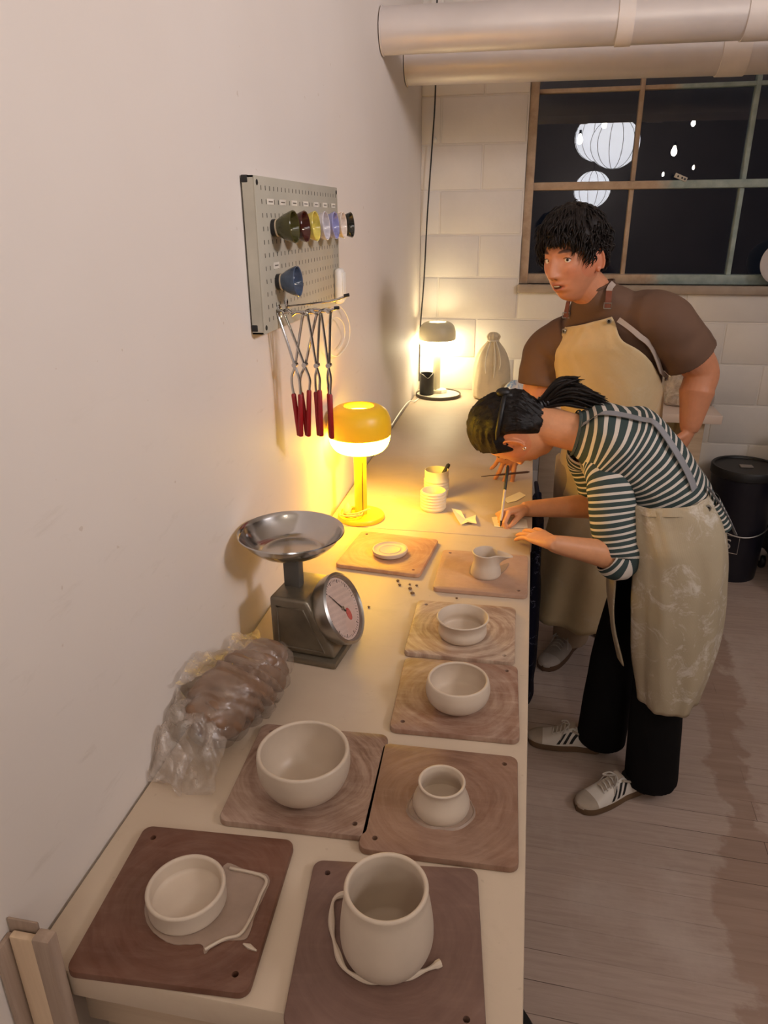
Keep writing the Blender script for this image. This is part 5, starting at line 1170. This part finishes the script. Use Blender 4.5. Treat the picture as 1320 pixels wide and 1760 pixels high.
    shirt = obj('t_shirt', mb, simple('brown_cotton', (104, 77, 60), 0.85, var=0.06, scale=8, bump=0.7, bscale=11), root); finish(shirt, remesh=0.0055, smooth_it=5)
    cq = torso(0.002).rings(0.955, 0.955, 0+1, 48)[0]; obj('collar', MB().tube(cq+[cq[0]], 0.0045, 8), simple('brown_rib', (98, 72, 56), 0.9), shirt)
    # trousers
    def leg(h, k, a, rs_, seed):
        r, _ = tube_rings([h+V((0, 0, 0.06)), h.lerp(k, 0.5), k, k.lerp(a, 0.5), a-V((0, 0, 0.035))], rs_, 40, 0.05, seed); return r
    mb = MB(); mb.rings(torso(0.010).rings(0.0, 0.30, 8, 40)); mb.rings(leg(hR, kR, aR, (0.105, 0.098, 0.082, 0.078, 0.074), 1)); mb.rings(leg(hL, kL, aL, (0.105, 0.098, 0.082, 0.078, 0.074), 5))
    tr = obj('trousers', mb, simple('beige_twill', (170, 148, 122), 0.85, var=0.06, bump=0.25, bscale=18), root); finish(tr, remesh=0.007, smooth_it=4)
    # apron: bib on the chest, skirt below, straps with leather and buckles
    MA = m_apron('khaki_canvas', (214, 190, 148), 0.12)
    ap = torso(0.017); R = math.radians
    rows = []; t1 = 0.665
    for j in range(33):
        t = 0.02+(t1-0.02)*j/32; g = max(0, (t-0.30)/(t1-0.30)); hwR = R(112-66*g**0.6) if t > 0.30 else R(112); hwL = R(18+76*(1-g)**3.6) if t > 0.30 else R(112-17*max(0, min(1, (t-0.2)/0.1)))
        rows.append([ap.pos(t, -hwR+(hwR+hwL)*i/40, 0.004*noise.noise(V((i*0.25, t*7, 0)))+0.005*math.sin(i*0.8)*max(0, 0.30-t)) for i in range(41)])
    o = obj('apron', MB().grid(rows), MA, root); finish(o, solid=0.003); apron = o
    sk = []
    for j in range(22):
        f = j/21; z = rows[0][20].z+0.01-f*0.46; c = pel+V((-0.03*f, 0.0, 0)); sk.append([V((c.x, c.y, z)) + Lh*((0.180+0.05*f)*math.sin(R(-112+224*i/40))) + F1*((0.140+0.05*f+0.014*f*math.sin(i*0.9))*math.cos(R(-112+224*i/40))) for i in range(41)])
    o = obj('apron_skirt', MB().grid(sk), MA, apron); finish(o, solid=0.003)
    M_LTH = simple('brown_leather', (122, 66, 44), 0.5); M_WEB = simple('grey_webbing', (176, 160, 148), 0.8)
    top = rows[-1]
    for i, ph in ((4, -1), (37, 1)):
        g = top[i]+(top[i]-T.pos(t1, 0)).normalized()*0.0; nrm = (rows[-2][i]-T.pos(0.62, PI)).normalized(); grommet(apron, rows[-2][i]+nrm*0.006, nrm)
        sd = 1 if ph > 0 else -1; neckp = V(sh.lerp(nk, 0.5)) + Ls*0.078*sd + V((0, 0.0, 0.035)); st = top[i]+nrm*0.006
        path = [st] + [ap.pos(t1+0.03+(0.965-t1-0.03)*k2/16, (R(16) if sd > 0 else -R(46)) + ((R(74) if sd > 0 else -R(80))-(R(16) if sd > 0 else -R(46)))*(k2/16)**1.2, 0.006) for k2 in range(17)]
        rsx = []
        for k2, p in enumerate(path):
            tt = (path[min(k2+1, len(path)-1)]-path[max(k2-1, 0)]).normalized(); ac = tt.cross(nrm).normalized(); nn = ac.cross(tt).normalized(); rsx.append([p-ac*0.009, p+ac*0.009, p+ac*0.009+nn*0.0025, p-ac*0.009+nn*0.0025])
        cut = 11
        obj('leather_strap', MB().rings(rsx[3:cut+1]), M_LTH, apron); obj('neck_strap', MB().rings(rsx[cut:]), M_WEB, apron)
        bp = path[4]; obj('buckle', MB().tube([bp+V((-0.011, -0.004, -0.008)), bp+V((0.011, -0.004, -0.008)), bp+V((0.011, -0.004, 0.008)), bp+V((-0.011, -0.004, 0.008)), bp+V((-0.011, -0.004, -0.008))], 0.0018, 6), M_GROM, apron)
    def side(t):
        q = (t-0.32)/(0.645-0.32); ph = R(92-70*max(q, 0)**0.43); p = ap.pos(t, ph, 0.009); p2 = ap.pos(t+0.01, R(92-70*max(q+0.03, 0)**0.43), 0.009); nn = (p-ap.pos(t, ph, -0.02)).normalized(); return p, (p2-p).normalized().cross(nn), nn
    obj('side_strap', flatband(side, [0.32+0.32*i/16 for i in range(17)], 0.016), M_WEB, apron)
    p, ac, nn = side(0.325); grommet(apron, p+nn*0.004, nn)
    suede = simple('grey_suede', (150, 138, 128), 0.9, bump=0.2, bscale=150); gum = simple('gum_sole', (92, 66, 46), 0.6)
    mats = (suede, gum, simple('light_suede', (168, 156, 146), 0.9), simple('dark_trim', (70, 62, 58), 0.8), simple('grey_lace', (196, 188, 178), 0.8))
    shoe(root, fR[1], fR[0]+(fR[0]-fR[1]).normalized()*0.02, mats, 1.1, stripes=False); shoe(root, fL[1], fL[0], mats, 1.1, stripes=False)
    # a thin wooden tool between his fingertips, lying across the paper
    a, b = at(827, 819, 1.60), at(910, 811, 1.63); o = obj('needle_tool', MB().tube([a, a.lerp(b, 0.35), a.lerp(b, 0.4), b.lerp(a, 0.05), b], [0.0012, 0.0018, 0.0036, 0.0040, 0.002], 8), simple('dark_wood', (70, 40, 28), 0.5)); tag(o, 'thin dark wooden tool held in the standing man\'s fingertips', 'tool')
    return root
man()

# ---------------------------------------------------------------- the woman
def woman():
    pel = at(1172, 935, 1.25); wa = at(1143, 838, 1.26); ch = at(1078, 766, 1.285); sh = at(1024, 748, 1.305); nk = at(990, 744, 1.315)
    root = thing('person', 'person in a striped shirt and stained apron bent over the bench, drawing', 'person', (pel.x-0.1, 1.26, 0))
    L = V((0.06, -1.0, 0.0)).normalized()
    def fwd(a, b): ax = (V(b)-V(a)).normalized(); f = ax.cross(L).normalized(); return f if f.z < 0.2 and f.x < 0.3 else -f
    F0, F1, F2, F3 = fwd(pel, wa), fwd(pel, ch), fwd(wa, sh), fwd(ch, nk)
    def torso(o): return Torso([(pel+V((0.008, 0, -0.10)), L, V((-0.97, 0, -0.1)), 0.146+o, 0.096+o), (pel, L, F0, 0.152+o, 0.100+o), (wa.lerp(pel, 0.35), L, F1, 0.150+o, 0.112+o), (wa.lerp(ch, 0.2), L, F1, 0.140+o, 0.104+o), (ch, L, F2, 0.152+o, 0.108+o), (ch.lerp(sh, 0.6), L, F2, 0.166+o, 0.100+o), (sh.lerp(nk, 0.25), L, F3, 0.138+o, 0.082+o), (nk.lerp(sh, 0.25), L, F3, 0.080+o*0.6, 0.062+o*0.6), (nk+(nk-sh)*0.15, L, F3, 0.058+o*0.4, 0.054+o*0.4)])
    T = torso(0.0)
    sN = at(1046, 812, 1.185); eN = at(1062, 956, 1.125); wN = onz(948, 934, TT+0.045)
    sF = at(1006, 772, 1.440); eF = at(1040, 868, 1.440); wF = at(899, 875, 1.325)
    hc = at(886, 737, 1.335); M = head_frame(hc, (-0.10, 0.36, -0.93), (-0.985, 0.03, 0.14), 1.08)
    mb = MB(); mb.rings(torso(-0.016).rings(0, 0.95, 26, 32))
    mb.tube(cr([sh, nk, M @ V((0, -0.030, -0.070)), M @ V((0, -0.02, -0.02))], 6), [0.060]*6+[0.054]*6+[0.052]*6+[0.05], 26)
    arm = (0.028, 0.034, 0.041, 0.038, 0.037, 0.0225)
    def armtube(s_, e_, w_): mb.tube(cr([s_.lerp(sh, 0.3), s_, s_.lerp(e_, 0.5), e_, e_.lerp(w_, 0.33), w_], 6), [x for p, q in zip(arm, arm[1:]) for x in [p+(q-p)*i/6 for i in range(6)]]+[0.0215], 24)
    armtube(sN, eN, wN); armtube(sF, eF, wF)
    tip = onz(872, 901, TT+0.012); dN = (tip-wN)
    hand(mb, wN, (dN.x, dN.y, dN.z*0.75), (0.05, -0.25, 1.0), -1, [(6, 8, 8), (5, 9, 8), (7, 10, 8), (10, 12, 8)], s=0.90, spread=0.16, thumb=(0.65, 0.8, -0.25))
    pen_t = onz(860, 906, TT+0.001); pen_b = at(873, 800, 1.335)
    grip = pen_t.lerp(pen_b, 0.20); dF = (grip-wF)
    tips = hand(mb, wF, (dF.x, dF.y+0.02, dF.z*0.35), (-0.15, 0.40, 0.9), 1, [(48, 56, 30), (58, 66, 36), (66, 74, 40), (70, 76, 40)], s=0.90, spread=0.05, thumb=(0.26, 1.0, -0.45), tc=(0.0, 0.05))
    fN = (onz(992, 1393, 0.0), onz(1100, 1352, 0.0)); fF = (onz(908, 1272, 0.0), onz(1030, 1288, 0.0))
    hN = V((pel.x-0.035, 1.168, 0.84)); hF = V((pel.x-0.05, 1.332, 0.84)); aN = V((fN[1].x+0.015, fN[1].y-0.01, 0.09)); aF = V((fF[1].x-0.02, fF[1].y, 0.09))
    kN = at(1132, 1150, 1.17); kF = at(1062, 1105, 1.35)
    for h, k, a in ((hN, kN, aN), (hF, kF, aF)):
        mb.tube(cr([h+V((0, 0, 0.03)), h.lerp(k, 0.5), k, k.lerp(a, 0.4), a, a-V((0, 0, 0.05))], 5), [x for p, q in zip((0.082, 0.072, 0.050, 0.048, 0.032), (0.072, 0.050, 0.048, 0.032, 0.032)) for x in [p+(q-p)*i/5 for i in range(5)]]+[0.030], 20)
    head_mesh(mb, M, 1.0, 0.0, 0.86)
    body = obj('body', mb, skin_mat('woman_skin', (216, 154, 112)), root); finish(body, remesh=0.0028, smooth_it=3, fac=0.45); tint_skin(body.data, M)
    eyes(M, root, (0, 0.95, -0.3))
    # hair drawn back to a high ponytail
    hl = cr([(0, 0.070), (30, 0.064), (50, 0.050), (66, 0.024), (80, -0.006), (92, 0.012), (106, 0.022), (124, -0.060), (150, -0.092), (180, -0.100)], 6)
    def line(az):
        az = abs(az)
        for p, q in zip(hl, hl[1:]):
            if p[0] <= az <= q[0]: return p[1]+(q[1]-p[1])*(az-p[0])/max(1e-6, q[0]-p[0])
        return -0.10
    rs = []; K = 180; pony = V((0.0, -0.098, 0.022))
    for j in range(36):
        ring = []
        for i in range(K):
            a = -180+360*i/K; zl = line(a)/0.117; tl = math.acos(max(-1, min(1, zl))); t = tl*(1-j/35.5); d = V((math.sin(t)*math.sin(math.radians(a)), math.sin(t)*math.cos(math.radians(a)), math.cos(t)))
            p = skull(*d, face=False); e = min(1, j/6); q = (d-pony.normalized()); ang = math.atan2(d.x, d.z+0.2+0.4*d.y)
            th = 0.001+0.015*e + 0.0016*e*math.sin(ang*46+2*noise.noise(d*5)) + 0.0022*e*math.sin(ang*17+3*noise.noise(d*4)); ring.append(M @ (p+d*th))
        rs.append(ring)
    hm = m_hair('black_hair', (12, 9, 8), (30, 23, 20), (40, 40, 40)); hair = obj('hair', MB().rings(rs, cap=(False, True)), hm, root)
    rnd = random.Random(3); mb = MB(); base = at(938, 691, 1.335); pm = at(985, 664, 1.335)
    ends = [(1045, 690), (1038, 702), (1030, 680), (1048, 695), (1020, 674), (996, 652), (1002, 657), (985, 663), (1012, 668), (1040, 686), (1025, 700), (1046, 699)]
    for k in range(90):
        u_, v_ = ends[k % 12]; e = at(u_+rnd.uniform(-9, 5), v_+rnd.uniform(-6, 8), 1.335+rnd.uniform(-0.028, 0.028)); o = V((rnd.uniform(-.006, .006), rnd.uniform(-.016, .016), rnd.uniform(-.014, .014)))
        s0 = at(930, 695, 1.335)+o; m1 = base.lerp(e, 0.35)+V((0, 0, 0.022))+o*1.5; m2 = base.lerp(e, 0.72)+V((0, 0, 0.014))+o*0.8
        mb.tube([V(x) for x in cr([s0, m1, m2, e], 5)], [0.004]+[0.0058]*5+[0.0052]*4+[0.0042, 0.0036, 0.003, 0.002, 0.0012, 0.0006], 6)
    obj('ponytail', mb, hm, hair, angle=80)
    scr = MB(); axd = (at(960, 680, 1.335)-at(925, 697, 1.335)).normalized()
    for k in range(3): scr.lathe([(0.014, -0.005), (0.021, -0.004), (0.0235, 0.0), (0.021, 0.004), (0.014, 0.005)], base-axd*(0.012-0.009*k), 28, axd, wob=0.05, closed=True)
    obj('hair_tie', scr, simple('dark_hair_tie', (30, 28, 30), 0.5, bump=0.5, bscale=120), hair)
    # dark knotted band across the top of the head
    bandp = []; sgn = -1 if (M @ V((-0.08, 0, 0))).y < (M @ V((0.08, 0, 0))).y else 1
    for i in range(19):
        a = math.radians(-150+232*i/18); d = V((sgn*math.sin(a), -math.cos(a), 0.34)).normalized(); p = skull(*d, face=False); bandp.append(M @ (p+d*0.0165))
    obj('headband', MB().tube(bandp, [0.003]+[0.0075]*17+[0.003], 10), simple('black_band', (14, 12, 12), 0.5, bump=0.4), hair)
    kn = M @ (skull(0.0, -0.93, 0.36, face=False)+V((0, -0.020, 0.006))); obj('band_knot', MB().sphere(kn, (0.022, 0.016, 0.014), 18, 12).sphere(kn+V((0.016, -0.004, -0.008)), (0.014, 0.012, 0.012), 14, 10), simple('black_knot', (16, 14, 14), 0.5, bump=0.5), hair)
    er = M @ V((sgn*0.083, -0.002, -0.034)); obj('earring', MB().lathe([(0.0035, -0.001), (0.0048, 0), (0.0035, 0.001), (0.0025, 0)], er, 16, (0, 1, 0), closed=True), M_GROM, root)
    # striped shirt
    ms = m_stripes('striped_jersey', (62, 76, 76), (214, 206, 196), 0.0172, 0.36)
    S = torso(0.004); n, m = 90, 72
    def fn(t, ph): return 0.006*max(0, 0.36-t)/0.36*(1 if math.cos(ph) < 0 else 0.3)
    rg = S.rings(0.02, 0.985, n, m, 0.0, 0.008, 5.0, fn); cl = S.len; run = []
    for j in range(n+1):
        t = 0.02+(0.985-0.02)*j/n; x = t*S.n; i = min(int(x), S.n-1); run.append(cl[i]+(cl[i+1]-cl[i])*(x-i))
    slvN = tube_rings([sN.lerp(sh, 0.50)+V((0, 0, -0.030)), sN.lerp(eN, 0.09)+V((0, 0.012, 0)), sN.lerp(eN, 0.5), eN+V((0.004, 0, -0.004)), eN.lerp(wN, 0.17)+V((0, 0, 0.0))], (0.050, 0.061, 0.064, 0.060, 0.046), 48, 0.06, 3, 0.025)
    slvF = tube_rings([sF.lerp(eF, -0.05)+V((0, -0.03, 0)), sF.lerp(eF, 0.15), sF.lerp(eF, 0.5), eF], (0.050, 0.064, 0.062, 0.058), 44, 0.06, 9, 0.02)
    o = striped('striped_shirt', [(rg, run), slvN, slvF], ms, root); finish(o, subdiv=0, solid=0.003)
    shirt = o
    M_WEB = simple('grey_ribbon', (138, 138, 142), 0.8)
    colr = T.rings(0.955, 1.0, 3, 48, 0.010); obj('collar_band', MB().rings(colr, cap=(False, False)), simple('collar_knit', (70, 82, 82), 0.85), shirt)
    # black trousers
    def leg(h, k, a, rs_, seed): return tube_rings([h+V((0, 0, 0.05)), h.lerp(k, 0.5), k, k.lerp(a, 0.5), V((a.x, a.y, 0.045))], rs_, 40, 0.04, seed)[0]
    mb = MB(); mb.rings(T.rings(0.0, 0.22, 6, 40, 0.010)); mb.rings(leg(hN, kN, aN+V((0.01, 0, 0)), (0.080, 0.082, 0.072, 0.078, 0.080), 2)); mb.rings(leg(hF, kF, aF+V((0.02, 0, 0)), (0.080, 0.082, 0.072, 0.078, 0.080), 6))
    tr = obj('trousers', mb, simple('black_cotton', (18, 17, 18), 0.9, var=0.1, bump=0.25, bscale=20, spec=0.15), root); finish(tr, remesh=0.006, smooth_it=4)
    # apron: bib under the chest, two skirt panels
    MA = m_apron('stained_canvas', (188, 174, 148), 0.75); R = math.radians
    ap = torso(0.014); rows = []
    for j in range(25):
        t = 0.30+0.42*j/24; hw = R(50-12*(j/24)); rows.append([ap.pos(t, -hw+2*hw*i/24, 0.0) for i in range(25)])
    apron = obj('apron', MB().grid(rows), MA, root); finish(apron, solid=0.003)
    XL = [(0.985, 1080, 865), (0.93, 1074, 905), (0.86, 1071, 960), (0.76, 1068, 1020), (0.64, 1068, 1080), (0.50, 1076, 1135), (0.385, 1090, 1180)]
    XR_ = [(1220, 852), (1241, 905), (1247, 960), (1246, 1020), (1238, 1085), (1222, 1145), (1196, 1182)]
    st = [(z, at(u, v, 1.17).x, at(u2, v2, 1.17).x) for (z, u, v), (u2, v2) in zip(XL, XR_)]
    st = cr(st, 6)
    def panel(a0, a1, nx, edge=0.0, ry0=0.200, seed=0.0, shift=0.0, fx=0.0, lift=0.0):
        rows = []
        for j, (z, xl, xr) in enumerate(st):
            f = j/(len(st)-1); xl -= fx*f**0.5; cx, rx = (xl+xr)/2+shift*f, (xr-xl)/2; row = []
            for i in range(nx+1):
                th = R(a0+(a1-a0)*i/nx + edge*math.sin(f*PI)); ry = ry0*(0.84+0.16*min(1, f*3.5))+0.012*math.sin(PI*f)
                fold = 0.005*f*math.sin(i*0.42+seed+2*f) + 0.007*noise.noise(V((i*0.22+seed, f*5, 0))) + 0.010*(1-f)*math.exp(-(f/0.3)**2)*0
                sg = lambda x: math.copysign(abs(x)**0.74, x)
                ztop = 0.045*(1-math.cos(th))/2*(1-f)**2
                row.append(V((cx-(rx+fold)*sg(math.cos(th)), 1.25-(ry+fold)*sg(math.sin(th)), z+ztop+lift*f*f)))
            rows.append(row)
        return rows
    o = obj('apron_panel', MB().grid(panel(30, 158, 46, 4.0, 0.200)), MA, apron); finish(o, solid=0.003)
    o = obj('apron_panel', MB().grid(panel(-112, 30, 40, -4.0, 0.196, 3.0, -0.01, 0.045, 0.10)), MA, apron); finish(o, solid=0.003)
    wb = panel(-112, 158, 80); obj('waistband', MB().rings([[p+V((0, 0, 0.004)) for p in wb[0]], [p+(p-V((pel.x, 1.25, p.z))).normalized()*0.003 for p in wb[0]], [p+(p-V((pel.x, 1.25, p.z))).normalized()*0.003 for p in wb[2]]], close=False, cap=(False, False)), MA, apron)
    # grey shoulder ribbon down the back to the waist eyelet, tie hanging behind
    def back(t):
        q = (t-0.36)/(0.95-0.36); ph = R(118+34*math.sin(PI*q*0.95)); p = S.pos(t, ph, 0.012); p2 = S.pos(t+0.012, ph, 0.012); nn = (p-S.pos(t, ph, -0.03)).normalized(); return p, (p2-p).normalized().cross(nn), nn
    obj('shoulder_strap', flatband(back, [0.36+0.59*i/26 for i in range(27)], 0.020), M_WEB, apron)
    g = at(1217, 858, 1.115); gp = min((p for p in wb[2]+wb[3]), key=lambda p: (V((p.x, p.y, p.z))-g).length); grommet(apron, gp+V((0, -0.006, 0)), V((0.2, -0.95, 0.2)), 0.010)
    tie = [at(1218, 838, 1.15), at(1236, 864, 1.16), at(1252, 892, 1.17), at(1264, 918, 1.18)]; obj('waist_tie', MB().tube(cr(tie, 6), 0.010, 8, flat=(0.25, 1.0)), M_WEB, apron)
    # striped tail of the shirt sticking out behind the waist
    tl = []; rn = []
    for j in range(10):
        f = j/9; c = at(1222+18*f, 858+44*f, 1.20); tl.append([c+V((0.022*math.cos(2*PI*i/24)*(0.8+0.3*f), 0.055*math.sin(2*PI*i/24), 0.012*math.cos(2*PI*i/24))) for i in range(24)]); rn.append(0.1*f)
    striped('shirt_tail', [(tl, rn)], ms, shirt)
    white = simple('white_leather', (224, 216, 206), 0.5, var=0.04); gum = simple('gum_rubber', (104, 80, 56), 0.6); cap = simple('beige_suede', (176, 162, 146), 0.9); blk = simple('black_stripe', (22, 20, 20), 0.6); lc = simple('white_lace', (206, 198, 188), 0.8)
    for (a, b) in (fN, fF): d = (a-b).normalized(); shoe(root, b-d*0.006, a+d*0.004, (white, gum, cap, blk, lc), 1.0)
    # pen
    pn = thing('pen', 'slim dark and clear pen in the bending woman\'s right hand', 'pen', pen_t)
    q = lambda k: pen_t.lerp(pen_b, k)
    obj('barrel', MB().tube([q(0.10), q(0.62)], 0.0042, 12), simple('clear_barrel', (196, 176, 158), 0.2), pn); obj('tip', MB().tube([q(0.0), q(0.11)], [0.0008, 0.0038], 10), M_BLACK, pn); obj('grip', MB().tube([q(0.60), q(0.97), q(1.0)], [0.0046, 0.0046, 0.003], 12), M_BLACK, pn)
    return root
woman()
